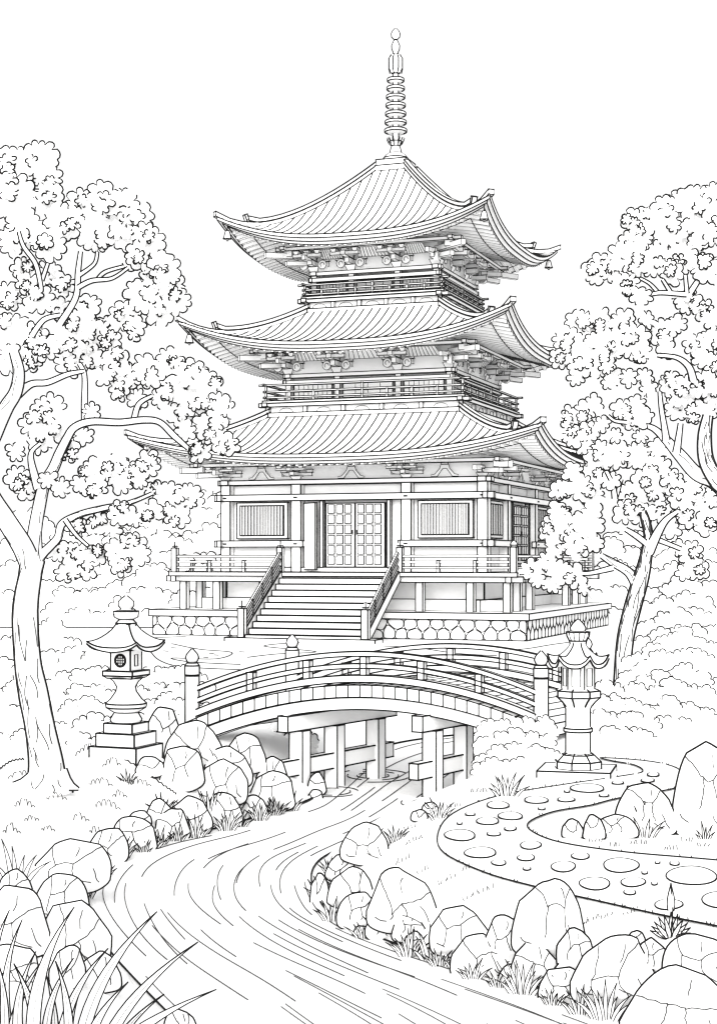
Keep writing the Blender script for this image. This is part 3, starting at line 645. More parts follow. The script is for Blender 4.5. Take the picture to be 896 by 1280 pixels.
# ------------------------------------------------------------------ stone lanterns
def lantern_square():
    g = G(158, 945); e = empty('stone_lantern', g, R(-22)); s = g.y / F; r = INK * g.y
    def sq(b, w, z0, z1, w2=None):
        w2 = w2 or w; c = [Vector((x * q, y * q, z)) for z, q in ((z0, w), (z1, w2)) for y in (-1, 1) for x in (-1, 1)]; b.hexa(c)
    k = s
    for w, z0, z1 in ((33, -8, 14), (27, 14, 30), (20, 30, 42)): b = MB(r); sq(b, w * k, z0 * k, z1 * k); b.build('step', M['stone'], e)
    va = R(22) + math.atan2(g.y, g.x)
    b = MB(r); pr = [(17, 42), (19, 46), (15, 53), (14, 55), (24, 61), (25, 66), (19, 71), (12, 81), (11, 87), (15, 94), (20, 98)]
    b.lathe([(x * k, z * k) for x, z in pr], 20, (0, 3, 4, 5, 10), (va + PI / 2, va - PI / 2)); b.build('pedestal', M['stone'], e)
    b = MB(r); sq(b, 17 * k, 98 * k, 101 * k, 21 * k); sq(b, 21 * k, 101.2 * k, 107 * k); b.build('platform', M['stone'], e)
    b = MB(r); sq(b, 14 * k, 107 * k, 133 * k)
    for a in range(4):
        b.xf = Matrix.Rotation(a * PI / 2, 4, 'Z'); y = -14.3 * k
        if a % 2 == 0:
            for rr in (8, 6.5): b.line([(rr * k * math.cos(q * PI / 10), y, (120 + rr * math.sin(q * PI / 10)) * k) for q in range(20)], r * .8, closed=True)
            for q in (-3, 0, 3): b.line([(q * k, y, 114 * k), (q * k, y, 126 * k)], r * .6); b.line([(-6 * k, y, (120 + q) * k), (6 * k, y, (120 + q) * k)], r * .6)
        else: b.line([(-4 * k, y, 113 * k), (4 * k, y, 113 * k), (4 * k, y, 127 * k), (-4 * k, y, 127 * k)], r * .8, closed=True)
    b.xf = Matrix(); b.build('fire_box', M['stone'], e)
    # curved square roof
    b = MB(r); K = 10
    def rp(u, a, side):      # u 0 top..1 eave, a -1..1 across
        w = (9 + 26 * u) * k; z = (165 - 28 * u ** .75 + 7 * u ** 3 * abs(a) ** 3) * k; p = Vector((a * w, -w, z)); return Matrix.Rotation(side * PI / 2, 3, 'Z') @ p
    for sd in range(4):
        g2 = [[b.P(rp(i / 6, j / K * 2 - 1, sd)) for j in range(K + 1)] for i in range(7)]
        for i in range(6):
            for j in range(K): b.idx((g2[i + 1][j], g2[i + 1][j + 1], g2[i][j + 1], g2[i][j]))
        lo = [rp(1, j / K * 2 - 1, sd) - Vector((0, 0, 6 * k * (1 - .5 * abs(j / K * 2 - 1)))) for j in range(K + 1)]; li = [b.P(p) for p in lo]; ci = b.P((0, 0, 132 * k))
        for j in range(K): b.idx((li[j], li[j + 1], g2[6][j + 1], g2[6][j])); b.idx((ci, li[j + 1], li[j]))
        b.line([rp(1, j / K * 2 - 1, sd) for j in range(K + 1)]); b.line(lo); b.line([rp(i / 6, 1, sd) for i in range(7)]); b.line([rp(0, -1, sd), rp(0, 1, sd)])
    b.face([rp(0, -1, q) for q in range(4)]); b.build('roof', M['stone'], e)
    b = MB(r); pr = [(10, 161), (12, 166), (8, 170), (8, 171), (14, 174), (15, 181), (8, 182), (6, 184), (9, 188), (9, 193), (5, 197), (1, 200)]
    b.lathe([(x * k, z * k) for x, z in pr], 18, (1, 3, 5, 6), (va + PI / 2, va - PI / 2)); b.build('finial', M['stone'], e)
    tag(e, 'square-roofed stone lantern on stepped base with round lattice window, left of the bridge', 'lantern')
lantern_square()
def lantern_column():
    g = G(722, 968); e = empty('stone_lantern', g); s = g.y / F; k = s; r = INK * g.y; va = math.atan2(g.y, g.x); mer = (va + PI / 2, va - PI / 2)
    b = MB(r); b.xf = Matrix.Rotation(R(-14), 4, 'Z'); b.box(-46 * k, 44 * k, -42 * k, 42 * k, -8 * k, 8 * k); b.build('base_slab', M['stone'], e)
    b = MB(r); n = 8; A = [PI / 8 + q * PI / 4 for q in range(8)]
    b.lathe([(29 * k, 8 * k), (29 * k, 17 * k), (20 * k, 25 * k), (16 * k, 27 * k)], 8, (0, 1, 2), A[4:] + A[:1], phase=PI / 8); b.build('foot', M['stone'], e)
    b = MB(r); b.lathe([(x * k, z * k) for x, z in ((16, 26), (14.5, 29), (14.5, 52), (17, 54), (17, 58), (14.5, 60), (14.5, 82), (17, 87))], 22, (0, 3, 4), mer); b.build('column', M['stone'], e)
    b = MB(r); b.lathe([(x * k, z * k) for x, z in ((17, 86), (22, 92), (28, 97), (28, 105), (22, 107))], 8, (2, 3), A[4:] + A[:1], phase=PI / 8)
    b.build('platform', M['stone'], e)
    b = MB(r); b.lathe([(x * k, z * k) for x, z in ((20, 106), (20, 141))], 6, (0, 1), [R(-75) + q * PI / 3 for q in range(6)], phase=R(-75), r=r * .85)
    for q in range(6):
        a = R(-45) + q * PI / 3; d = Vector((math.cos(a), math.sin(a), 0)); t = Vector((-d.y, d.x, 0)); ap = 20 * math.cos(PI / 6) + .3
        b.line([(d * ap + t * x) * k + Vector((0, 0, z * k)) for x, z in ((-5.5, 111), (5.5, 111), (5.5, 133), (-5.5, 133))], r * .7, closed=True)
    b.build('fire_box', M['stone'], e)
    b = MB(r); K = 8; ns = 6
    def rp(u, a, q):
        ang = R(-75) + (q + (a + 1) / 2) * 2 * PI / ns; half = PI / ns; off = abs(a); rad = (8 + 30 * u ** 1.1); rr = rad * (math.cos(half) / math.cos((off) * half - 0) if False else (1 - .16 * (1 - off ** 2) * u))
        z = 166 - 27 * u ** .7 + 11 * max(0, u - .5) ** 1.5 * 2.8 * off ** 3; return Vector((rr * math.cos(ang), rr * math.sin(ang), z)) * k
    for q in range(ns):
        g2 = [[b.P(rp(i / 8, j / K * 2 - 1, q)) for j in range(K + 1)] for i in range(9)]
        for i in range(8):
            for j in range(K): b.idx((g2[i + 1][j], g2[i + 1][j + 1], g2[i][j + 1], g2[i][j]))
        lo = [rp(1, j / K * 2 - 1, q) * 1 - Vector((0, 0, 5 * k)) for j in range(K + 1)]; li = [b.P(p) for p in lo]; ci = b.P((0, 0, 139 * k))
        for j in range(K): b.idx((li[j], li[j + 1], g2[8][j + 1], g2[8][j])); b.idx((ci, li[j + 1], li[j]))
        b.line([rp(1, j / K * 2 - 1, q) for j in range(K + 1)]); b.line(lo); b.line([rp(i / 8, 1, q) for i in range(9)])
    b.line([rp(0, -1, q) for q in range(ns)], closed=True); b.face([rp(0, -1, q) for q in range(ns)]); b.build('roof', M['stone'], e)
    b = MB(r); pr = [(9, 163), (10, 167), (13, 173), (14, 178), (8, 179), (9, 183), (6, 188), (1, 193)]
    b.lathe([(x * k, z * k) for x, z in pr], 18, (1, 3, 4), mer)
    for q in range(12): a = q * PI / 6; b.line([(10.4 * k * math.cos(a), 10.4 * k * math.sin(a), 167 * k), (14 * k * math.cos(a), 14 * k * math.sin(a), 177 * k)], r * .6)
    b.build('finial', M['stone'], e)
    tag(e, 'tall stone lantern on a round column with curled roof corners, beside the winding path', 'lantern')
lantern_column()

# ------------------------------------------------------------------ temple
TC = Vector((1.03, 44.4, 0)); TH = R(-19.95)
T = empty('three_storey_pagoda', TC, TH)
RI = .0175; RF = .0125
def side4(k): return Matrix.Rotation(k * PI / 2, 4, 'Z')
def rounded(poly, c):
    poly = [(c[0] + (x - c[0]) * .95, c[1] + (z - c[1]) * .93) for x, z in poly]; out = []
    for i in range(len(poly)):
        A, B = poly[i], poly[(i + 1) % len(poly)]
        out += [(A[0] * .8 + B[0] * .2, A[1] * .8 + B[1] * .2), (A[0] * .2 + B[0] * .8, A[1] * .2 + B[1] * .8)]
    return out
def stone_base():
    b = MB(RI); w = 4.95; b.box(-w, w, -w, w, -.1, .5, ink=False)
    for k in range(4):
        b.xf = side4(k); rng = random.Random(40 + k)
        b.line([(-w, -w, 0), (-w, -w, .5)]); b.line([(-w, -w, .012), (w, -w, .012)])
        seeds = [(-w + 2 * w * (i + .5 + (.5 if j else 0) + rng.uniform(-.2, .2)) / 27, .13 + .25 * j + rng.uniform(-.035, .035)) for j in range(2) for i in range(-1, 28)]
        y = -w - .004
        for a, p in enumerate(seeds):                       # irregular rubble joints: cells clipped from the wall face
            poly = [(-w, .0), (w, .0), (w, .5), (-w, .5)]
            for c, q in enumerate(seeds):
                if a == c or abs(q[0] - p[0]) > 1.6: continue
                mx, mz = (p[0] + q[0]) / 2, (p[1] + q[1]) / 2; nx, nz = q[0] - p[0], q[1] - p[1]; out = []
                for i in range(len(poly)):
                    A, B = poly[i - 1], poly[i]; da = (A[0] - mx) * nx + (A[1] - mz) * nz; db = (B[0] - mx) * nx + (B[1] - mz) * nz
                    if (da <= 0) != (db <= 0): t = da / (da - db); out.append((A[0] + (B[0] - A[0]) * t, A[1] + (B[1] - A[1]) * t))
                    if db <= 0: out.append(B)
                poly = out
                if not poly: break
            if poly and len(poly) > 2: b.line([(x, y, z) for x, z in rounded(poly, p)], .0125, closed=True)
    b.xf = Matrix(); b.build('stone_base', M['stone'], T)
    b = MB(RI); b.box(-5.03, 5.03, -5.03, 5.03, .5, .66); b.build('base_coping', M['stone'], T)
stone_base()
DZ = 1.63; DW = 4.65
def veranda():
    b = MB(RI); b.box(-DW, DW, -DW, DW, DZ - .1, DZ)
    for k in range(4):
        b.xf = side4(k); b.box(-DW - .12, DW + .12, -DW + .12, -DW + .26, DZ - .24, DZ - .103)
    b.xf = Matrix(); b.build('veranda_floor', M['timber'], T)
    for k in range(4):
        for x in (-4.35, -3.4, -2.1, 2.1, 3.4):
            b = MB(RI); b.xf = side4(k); b.box(x - .09, x + .09, -4.42, -4.24, .66, DZ - .24); b.build('veranda_post', M['timber'], T)
        b = MB(RF); b.xf = side4(k); b.box(-4.2, 4.2, -3.6, -3.5, .66, .95); b.box(-3.5, 3.5, -3.52, -3.42, .95, DZ - .1); b.build('skirting_wall', M['plaster'], T)
    # railing runs
    def run(k, x0, x1):
        b = MB(RF); b.xf = side4(k); y = -DW + .12
        for z, h in ((DZ + .12, .05), (DZ + .26, .05), (DZ + .40, .06)): b.box(x0, x1, y - .03, y + .03, z - h / 2, z + h / 2)
        n = max(2, round((x1 - x0) / .95))
        for i in range(1, n): x = x0 + (x1 - x0) * i / n; b.box(x - .035, x + .035, y - .036, y + .036, DZ, DZ + .3)
        b.build('veranda_railing', M['timber'], T)
    run(0, -DW + .15, -1.6); run(0, 1.7, DW - .15)
    for k in (1, 2, 3): run(k, -DW + .15, DW - .15)
    def post(x, y, k=0, z0=DZ, h=.62, w=.07):
        b = MB(RI); b.xf = side4(k); b.box(x - w, x + w, y - w, y + w, z0, z0 + h)
        b.lathe([(.05, z0 + h), (.075, z0 + h + .05), (.06, z0 + h + .10), (.01, z0 + h + .15)], 12, (0, 1), (R(110), R(-70)), (x, y, 0)); b.build('newel_post', M['timber'], T)
    for k in range(4): post(-DW + .12, -DW + .12, k)
    post(-1.55, -DW + .1); post(1.65, -DW + .1)
    # stairs
    ns = 10; y0 = -DW; y1 = -7.0
    st = MB(RI); cs = (-1.42, 1.52)
    for i in range(ns):
        za = DZ * (ns - i) / (ns + 1) ; yf = y0 + (y1 - y0) * (i + 1) / ns; yb = y0 + (y1 - y0) * i / ns
        st.box(cs[0], cs[1], yf - .04, yb, max(0, za - .14), za)
        if i < ns - 1: st.box(cs[0] + .03, cs[1] - .03, yf + .02, yb, max(.0, za - .30), za - .143, ink=False)
    stair = st.build('staircase', M['timber'], T)
    b = MB(RI); b.box(-1.85, 1.95, y1 - .28, y1 + .25, -.02, .09); b.build('bottom_step', M['stone'], stair)
    for x in (-1.52, 1.62):
        b = MB(RI); sl = (DZ - .1) / (y0 - y1)
        b.beam((x, y1 + .05, .12), (x, y0, DZ - .08), .1, .24); b.build('stringer', M['timber'], stair)
        b = MB(RF)
        for dz in (.28, .46, .62): b.beam((x, y1 + .05, dz), (x, y0 - .02, DZ + dz - .14), .055, .055)
        for t in (.25, .5, .75): y = y1 + (y0 - y1) * t; z = .05 + (DZ - .1) * t; b.box(x - .03, x + .03, y - .03, y + .03, z, z + .55)
        b.build('handrail', M['timber'], stair)
        b = MB(RI); b.box(x - .08, x + .08, y1 - .08, y1 + .08, .09, .78); b.lathe([(.05, .78), (.075, .83), (.06, .89), (.01, .95)], 12, (0, 1), (R(110), R(-70)), (x, y1, 0)); b.build('newel_post', M['timber'], stair)
veranda()

BW = 3.5
def storey_one():
    b = MB(RI); w = BW - .12; b.box(-w, w, -w, w, DZ, 3.95, ink=False); w = BW + .02; b.box(-w, w, -w, w, 3.952, 4.68, ink=False); wall = b.build('wall', M['plaster'], T)
    cols = (-BW, -1.5, 1.5, BW)
    for k in range(4):
        for x in cols[:-1]:
            b = MB(RI); b.xf = side4(k); b.box(x - .13, x + .13, -BW - .13, -BW + .13, DZ, 3.9); b.build('column', M['timber'], T)
        b = MB(RI); b.xf = side4(k); y = -BW
        b.box(-BW - .22, BW + .22, y - .11, y + .11, 3.9, 4.02); b.box(-BW - .3, BW + .3, y - .17, y - .05, 3.48, 3.64)
        for x0, x1 in ((-BW - .3, -1.3), (1.3, BW + .3)): b.box(x0, x1, y - .17, y - .05, 2.28, 2.44)
        for x in cols:
            for z in (3.56, 2.36): b.lathe([(.035, 0), (.03, .02)], 8, (0,), (), r=.008) if False else b.line([(x - .03, y - .185, z), (x + .03, y - .185, z)], .022)
        b.box(-BW, BW, y - .06, y + .06, DZ + .001, DZ + .12); b.build('wall_beam', M['timber'], T)
        for xc in (-2.5, 2.5):
            b = MB(RI); b.xf = side4(k); y = -BW + .06
            b.box(xc - .72, xc + .72, y - .08, y + .04, 2.50, 3.44); b.box(xc - .62, xc + .62, y - .10, y - .082, 2.58, 3.36); win = b.build('lattice_window', M['timber'], T)
            b = MB(.006); b.xf = side4(k)
            ns_ = 15 if k % 2 == 0 else 6
            for i in range(ns_): x = xc - .58 + 1.16 * i / (ns_ - 1); b.box(x - .02, x + .02, y - .125, y - .10, 2.59, 3.35, r=.0085)
            b.build('window_slats', M['timber'], win)
        # doors
        for sgn in (-1, 1):
            xc = .1 if k == 0 else 0.; x0, x1 = (xc - .8, xc - .01) if sgn < 0 else (xc + .01, xc + .8); y = -BW + .02
            b = MB(RI); b.xf = side4(k); b.box(x0, x1, y - .06, y, DZ + .13, 3.40); d = b.build('door_leaf', M['timber'], T)
            b = MB(RF); b.xf = side4(k)
            for i in range(3):
                for j in range(6):
                    X0 = x0 + .07 + (x1 - x0 - .1) * i / 3; X1 = X0 + (x1 - x0 - .1) / 3 - .06; Z0 = DZ + .2 + 1.58 * j / 6; b.box(X0, X1, y - .09, y - .061, Z0, Z0 + 1.58 / 6 - .05, r=.0125)
            b.build('door_panel', M['timber'], d)
            b = MB(RI); b.xf = side4(k); b.line([(x1 - .05 if sgn < 0 else x0 + .05, y - .1, 2.6), (x1 - .05 if sgn < 0 else x0 + .05, y - .1, 2.7)], .014); b.build('door_handle', M['metal'], d)
            b = MB(RI); b.xf = side4(k); xx = xc + sgn * .87; b.box(min(xx, xx + sgn * .09), max(xx, xx + sgn * .09), y - .09, y + .02, DZ + .12, 3.47); b.build('door_frame', M['timber'], T)
        if k == 0:    # folded-back shutter leaves
            for xa, xb in (((-1.28, -.10, ), (-.86, -.34)),):
                b = MB(RI); b.beam((-1.3, -BW - .02, 2.55), (-.86, -BW - .34, 2.55), .05, 1.72); b.box(-1.22, -.98, -BW - .02, -BW + .02, 2.5, 3.3, r=RF); b.build('shutter', M['timber'], T)
storey_one()

def upper_body(wb, z0, z1, wbal, zb0, zrt, colx, nwin):
    b = MB(RI); w = wb - .08; b.box(-w, w, -w, w, z0 - .3, z1 - .003, ink=False); w = wb + .02; b.box(-w, w, -w, w, z1 + .002, z1 + .92, ink=False); b.build('wall', M['plaster'], T)
    for k in range(4):
        for x in colx[:-1]:
            b = MB(RF); b.xf = side4(k); b.box(x - .08, x + .08, -wb - .08, -wb + .08, z0, z1 - .1); b.build('column', M['timber'], T)
        b = MB(RF); b.xf = side4(k); b.box(-wb - .15, wb + .15, -wb - .08, -wb + .08, z1 - .1, z1); b.box(-wb - .15, wb + .15, -wb - .11, -wb - .04, z1 - .27, z1 - .17); b.build('wall_beam', M['timber'], T)
        for i in range(len(colx) - 1):
            xc = (colx[i] + colx[i + 1]) / 2; hw = (colx[i + 1] - colx[i]) / 2 - .16; y = -wb + .03
            b = MB(RF); b.xf = side4(k); b.box(xc - hw, xc + hw, y - .08, y, z0 + .1, z1 - .3); n = 8 if i % 2 == 0 else 4
            for j in range(1, n): x = xc - hw + 2 * hw * j / n; b.line([(x, y - .085, z0 + .12), (x, y - .085, z1 - .32)], .007)
            b.line([(xc - hw, y - .085, (z0 + z1) / 2 - .1), (xc + hw, y - .085, (z0 + z1) / 2 - .1)], .007)
            b.build('window' if i % 2 == 0 else 'door', M['timber'], T)
    # balcony
    b = MB(RI); b.box(-wbal, wbal, -wbal, wbal, zb0 + .26, zb0 + .32)
    for k in range(4):
        b.xf = side4(k); y = -wbal + .1
        b.box(-wbal - .12, wbal + .12, y - .07, y + .07, zb0 + .16, zb0 + .255); b.box(-wbal + .02, wbal - .02, y - .05, y + .05, zb0 - .12, zb0 + .0)
        n = 5
        for i in range(n + 1):
            x = -wbal + .12 + (2 * wbal - .24) * i / n; b.box(x - .05, x + .05, y - .045, y + .045, zb0, zb0 + .16, r=RF)
            if i < n:
                c = x + (2 * wbal - .24) / n / 2; b.line([(c + .2 * math.cos(q * PI / 8), y - .05, zb0 + .12 * math.sin(q * PI / 8)) for q in range(9)], .008)
    b.xf = Matrix(); b.box(-wbal + .14, wbal - .14, -wbal + .14, wbal - .14, zb0 - .12, zb0 + .25, ink=False); b.build('balcony_floor', M['timber'], T)
    for k in range(4):
        b = MB(RF); b.xf = side4(k); y = -wbal + .07; z = zb0 + .32; hh = zrt - z
        for f, e_ in ((.25, 0), (.6, 0), (1, .12)): b.box(-wbal - e_, wbal + e_, y - .02, y + .02, z + hh * f - .04, z + hh * f)
        for i in range(9): x = -wbal + .07 + (2 * wbal - .14) * i / 8; b.box(x - .025, x + .025, y - .023, y + .023, z, z + hh * (.99 if i % 4 == 0 else .6), r=.008)
        b.build('balcony_railing', M['timber'], T)
upper_body(2.25, 6.15, 6.92, 2.8, 5.86, 6.62, (-2.25, -.85, .85, 2.25), 0)
upper_body(1.72, 8.98, 9.72, 2.0, 8.72, 9.38, (-1.72, -.65, .65, 1.72), 0)

def roof(w, wt, ze, zt, up, win, zin, wb, z1, colx, bells=()):
    Hh = zt - ze; NJ = 32; NI = 9
    def RP(d, a, off=0):
        t = (w - d) / (w - wt); z = ze + Hh * (.5 * t + .5 * t * t) + up * abs(a) ** 2.7 * (max(0, d / w)) ** 5 * max(0, 1 - t * 1.05 if t < .95 else 0) ** .8
        m = 1 + .012 * abs(a) ** 5 * (d / w) ** 8
        return Vector((a * d * m, -d * m, z + off))
    b = MB(RI)
    for k in range(4):
        b.xf = side4(k)
        g = [[b.P(RP(w + (wt - w) * i / NI, j / NJ * 2 - 1)) for j in range(NJ + 1)] for i in range(NI + 1)]
        for i in range(NI):
            for j in range(NJ): b.idx((g[i][j], g[i][j + 1], g[i + 1][j + 1], g[i + 1][j]))
        # tile rows
        sp = .235; n = int(w / sp)
        for q in range(-n, n + 1):
            x = q * sp; dmin = max(wt, abs(x) * 1.0); pts = []
            if dmin > w * .985: continue
            for i in range(11): d = w + (dmin - w) * i / 10; pts.append(RP(d, max(-1, min(1, x / d)), .014))
            b.line(pts, .0145)
        b.line([RP(w, j / NJ * 2 - 1) for j in range(NJ + 1)])
    b.xf = Matrix(); rf = b.build('roof', M['tile'], T)
    # eave boards
    b = MB(RI * .9)
    def edge(j, ins, dn): 
        p = RP(w, j / NJ * 2 - 1); q = (w - ins) / w; return Vector((p.x * q, p.y * q, p.z - dn))
    lv = [(0, 0), (.02, .09), (.10, .10), (.12, .17), (.20, .18), (.22, .235)]
    for k in range(4):
        b.xf = side4(k); g = [[b.P(edge(j, *l)) for j in range(NJ + 1)] for l in lv]
        for i in range(len(lv) - 1):
            for j in range(NJ): b.idx((g[i][j], g[i][j + 1], g[i + 1][j + 1], g[i + 1][j]))
        for i in (1, 3, 5): b.line([edge(j, *lv[i]) for j in range(NJ + 1)], RI * (.9 if i < 5 else .7))
        for i in (0,): b.line([edge(NJ, *l) for l in lv])
    b.xf = Matrix(); b.build('eave_board', M['timber'], rf)
    # soffit and rafters
    b = MB(RF)
    def SP(d, x, dn=0):
        ed = w - .22; t = (ed - d) / (ed - win); a = min(1, abs(x) / max(d, .01)); base = ze - .215 + (zin - ze + .215) * t; m = 1 + .012 * a ** 5 * (d / w) ** 8
        return Vector((x * m, -d * m, base + up * a ** 2.7 * max(0, 1 - t) ** 1.3 - dn))
    for k in range(4):
        b.xf = side4(k); ed = w - .22; g = []
        for i in range(6): d = ed + (win - ed) * i / 5; g.append([b.P(SP(d, d * (j / NJ * 2 - 1))) for j in range(NJ + 1)])
        for i in range(5):
            for j in range(NJ): b.idx((g[i][j], g[i + 1][j], g[i + 1][j + 1], g[i][j + 1]))
        sp = .215; n = int(ed / sp)
        for q in range(-n, n + 1):
            x = q * sp
            if abs(x) > ed - .12: continue
            di = max(win, abs(x) + .02); dmid = ed - .02
            pr = None
            pts = [SP(dmid + (di - dmid) * i / 3, x, .0) for i in range(4)]
            hw = .04; hd = .07
            for i in range(3):
                p, q2 = pts[i], pts[i + 1]; X = Vector((hw, 0, 0)); Z = Vector((0, 0, -hd))
                b.face((p - X + Z, p + X + Z, q2 + X + Z, q2 - X + Z)); b.face((p - X, p - X + Z, q2 - X + Z, q2 - X)); b.face((p + X, q2 + X, q2 + X + Z, p + X + Z))
            X = Vector((hw, 0, 0)); Z = Vector((0, 0, -hd)); p = pts[0]; b.face((p - X, p + X, p + X + Z, p - X + Z))
            b.line([p - X, p - X + Z, p + X + Z, p + X], .007, m=2)
            b.line([p_ + X * (1 if x < 0 else -1) + Z for p_ in pts], .007, m=2)
        # second row: short flying-rafter ends under the eave board
        b.line([SP(ed - .45, (ed - .45) * (j / NJ * 2 - 1), .075) for j in range(NJ + 1)], .012)
    b.xf = Matrix(); b.build('eave_rafters', M['timber'], rf)
    # hip ridges with upturned ends
    for k in range(4):
        b = MB(RI); b.xf = side4(k); pts = [RP(w + (wt - w) * i / 14, 1, .03) for i in range(15)]
        pts[0] = pts[0] + Vector((.03, -.03, .03)); sdv = Vector((1, 1, 0)).normalized(); b.curve_beam(pts, sdv, .14, .12)
        pp = [RP(w * .84 + (wt - w * .84) * i / 12, 1, .13) for i in range(13)]; pp[0] += Vector((.02, -.02, .07)); b.curve_beam(pp, sdv, .13, .11)
        q = pp[0]; b.beam(q + Vector((-.02, .02, -.1)), q + Vector((.03, -.03, .09)), .14, .07)
        b.build('hip_ridge', M['tile'], rf)
    # brackets, purlins, tail beams
    po = wb + .62 if wb < 3 else wb + .55; zl = z1; ztop = zin - .02
    hz = (ztop - zl)
    for k in range(4):
        b = MB(RF); b.xf = side4(k); pz = SP(po, 0).z - .09; b.box(-po - .25, po + .25, -po - .06, -po + .06, pz - .09, pz); b.build('eave_purlin', M['timber'], T)
        allx = list(colx)
        for ci, x in enumerate(allx[:-1]):
            b = MB(.0078); b.xf = side4(k); y = -wb; h = (pz - .06 - zl)
            corner = ci == 0
            b.hexa([Vector((x + sx * q, y + sy * q, z)) for z, q in ((zl, .10), (zl + h * .25, .16)) for sy in (-1, 1) for sx in (-1, 1)])
            b.box(x - .42, x + .42, y - .06, y + .06, zl + h * .27, zl + h * .5)
            b.line([(x - .42 + .13 * (1 - math.cos(q * PI / 8)), y - .07, zl + h * (.27 + .2 * (1 - math.sin(q * PI / 8)))) for q in range(5)], .008)
            b.box(x - .065, x + .065, y - .42, y, zl + h * .28, zl + h * .52)
            b.box(x - .065, x + .065, y - (po - wb) - .12, y - .1, zl + h * .56, zl + h * .76)
            for xx in (-.36, 0, .36): b.box(x + xx - .085, x + xx + .085, y - .09, y + .09, zl + h * .52, zl + h * .7)
            for xx in (-.3, 0, .3): b.hexa([Vector((x + xx + sx * q, -po + .04 + sy * q, z)) for z, q in ((zl + h * .74, .05), (zl + h * .9, .085)) for sy in (-1, 1) for sx in (-1, 1)])
            b.box(x - .4, x + .4, -po - .0, -po + .09, zl + h * .6, zl + h * .76)
            for dx in ((-.27, .27) if wb < 3 else ()):
                n = 14; cc = [(x + dx + .12 * math.cos(q * 2 * PI / n), zl + h * .34 + .12 * math.sin(q * 2 * PI / n)) for q in range(n)]
                f1 = [Vector((a, y - .16, c)) for a, c in cc]; f2 = [Vector((a, y - .02, c)) for a, c in cc]; b.face(f1)
                for q in range(n): b.face((f1[q], f2[q], f2[(q + 1) % n], f1[(q + 1) % n]))
                b.line(f1, closed=True); b.line([Vector((x + dx + .06 * math.cos(q), y - .165, zl + h * .34 + .06 * math.sin(q))) for q in (0, 1, 2, 3, 4)])
            if corner:
                d = Vector((-1, -1, 0)).normalized(); c = Vector((x, y, 0))
                for L, zf, hh in ((.85, .45, .12), (1.45 if wb < 3 else 1.3, .78, .14)): b.beam(c + Vector((0, 0, zl + h * zf)), c + d * L + Vector((0, 0, zl + h * (zf - .12))), .13, hh)
                e1 = c + d * .75 + Vector((0, 0, zl + h * .85)); b.box(e1.x - .12, e1.x + .12, e1.y - .12, e1.y + .12, e1.z - .1, e1.z + .05)
                b.beam(c + Vector((-.2, 0, zl + h * .6)), c + Vector((-.85, 0, zl + h * .5)), .1, .12); b.beam(c + Vector((0, -.2, zl + h * .6)), c + Vector((0, -.85, zl + h * .5)), .1, .12)
            b.build('bracket_set', M['timber'], T)
        if wb > 3:
            for x in (-2.5, 0, 2.5):    # frog-leg struts between the bracket sets
                b = MB(.009); b.xf = side4(k); y = -wb - .02; pf = []
                prof = [(.06, .30), (.10, .30), (.13, .2), (.26, .06), (.36, .04), (.36, 0), (.2, 0), (.08, .16), (.05, .2)]
                full = [(x + a, c) for a, c in prof] + [(x - a, c) for a, c in prof[::-1]]
                f1 = [(p[0], y - .05, zl + .02 + p[1]) for p in full]; f2 = [(p[0], y + .05, zl + .02 + p[1]) for p in full]
                n = len(full)
                for i in range(8): b.face((f1[i], f1[i + 1], f1[n - 2 - i], f1[n - 1 - i])) if False else None
                b.face(f1); b.face(f2[::-1])
                for i in range(n): b.face((f1[i], f2[i], f2[(i + 1) % n], f1[(i + 1) % n]))
                b.line(f1, closed=True); b.box(x - .09, x + .09, y - .07, y + .07, zl + .325, zl + .40); b.build('frog_leg_strut', M['timber'], T)
        else:
            for ci in range(len(colx) - 1):    # ribbed coves and roundels between brackets
                xc = (colx[ci] + colx[ci + 1]) / 2; b = MB(.008); b.xf = side4(k); y0 = -wb - .1; y1 = -po + .1; h = pz - zl; W_ = (colx[ci + 1] - colx[ci]) / 2 - .22
                A_ = [Vector((xc + sx * q, y, z)) for (y, z, q) in ((y0, zl + h * .55, W_), (y1, zl + h * .98, W_ * .8)) for sx in (-1, 1)]
                b.face((A_[0], A_[1], A_[3], A_[2])); b.line([A_[0], A_[1], A_[3], A_[2]], closed=True)
                b.face([p + Vector((0, .03, .03)) for p in (A_[2], A_[3], A_[1], A_[0])])
                for i in range(1, 9): b.line([A_[0].lerp(A_[1], i / 9), A_[2].lerp(A_[3], i / 9)], .009)
                b.build('ribbed_cove', M['timber'], T)
    return RP
R1 = roof(5.38, 2.66, 4.56, 5.80, .60, 3.6, 4.62, 3.5, 4.02, (-3.5, -1.5, 1.5, 3.5))
R2 = roof(4.42, 1.86, 7.48, 8.68, .70, 2.3, 7.78, 2.25, 6.92, (-2.25, -.85, .85, 2.25))
R3 = roof(3.68, .45, 10.33, 12.72, .66, 1.8, 10.55, 1.72, 9.72, (-1.72, -.65, .65, 1.72))
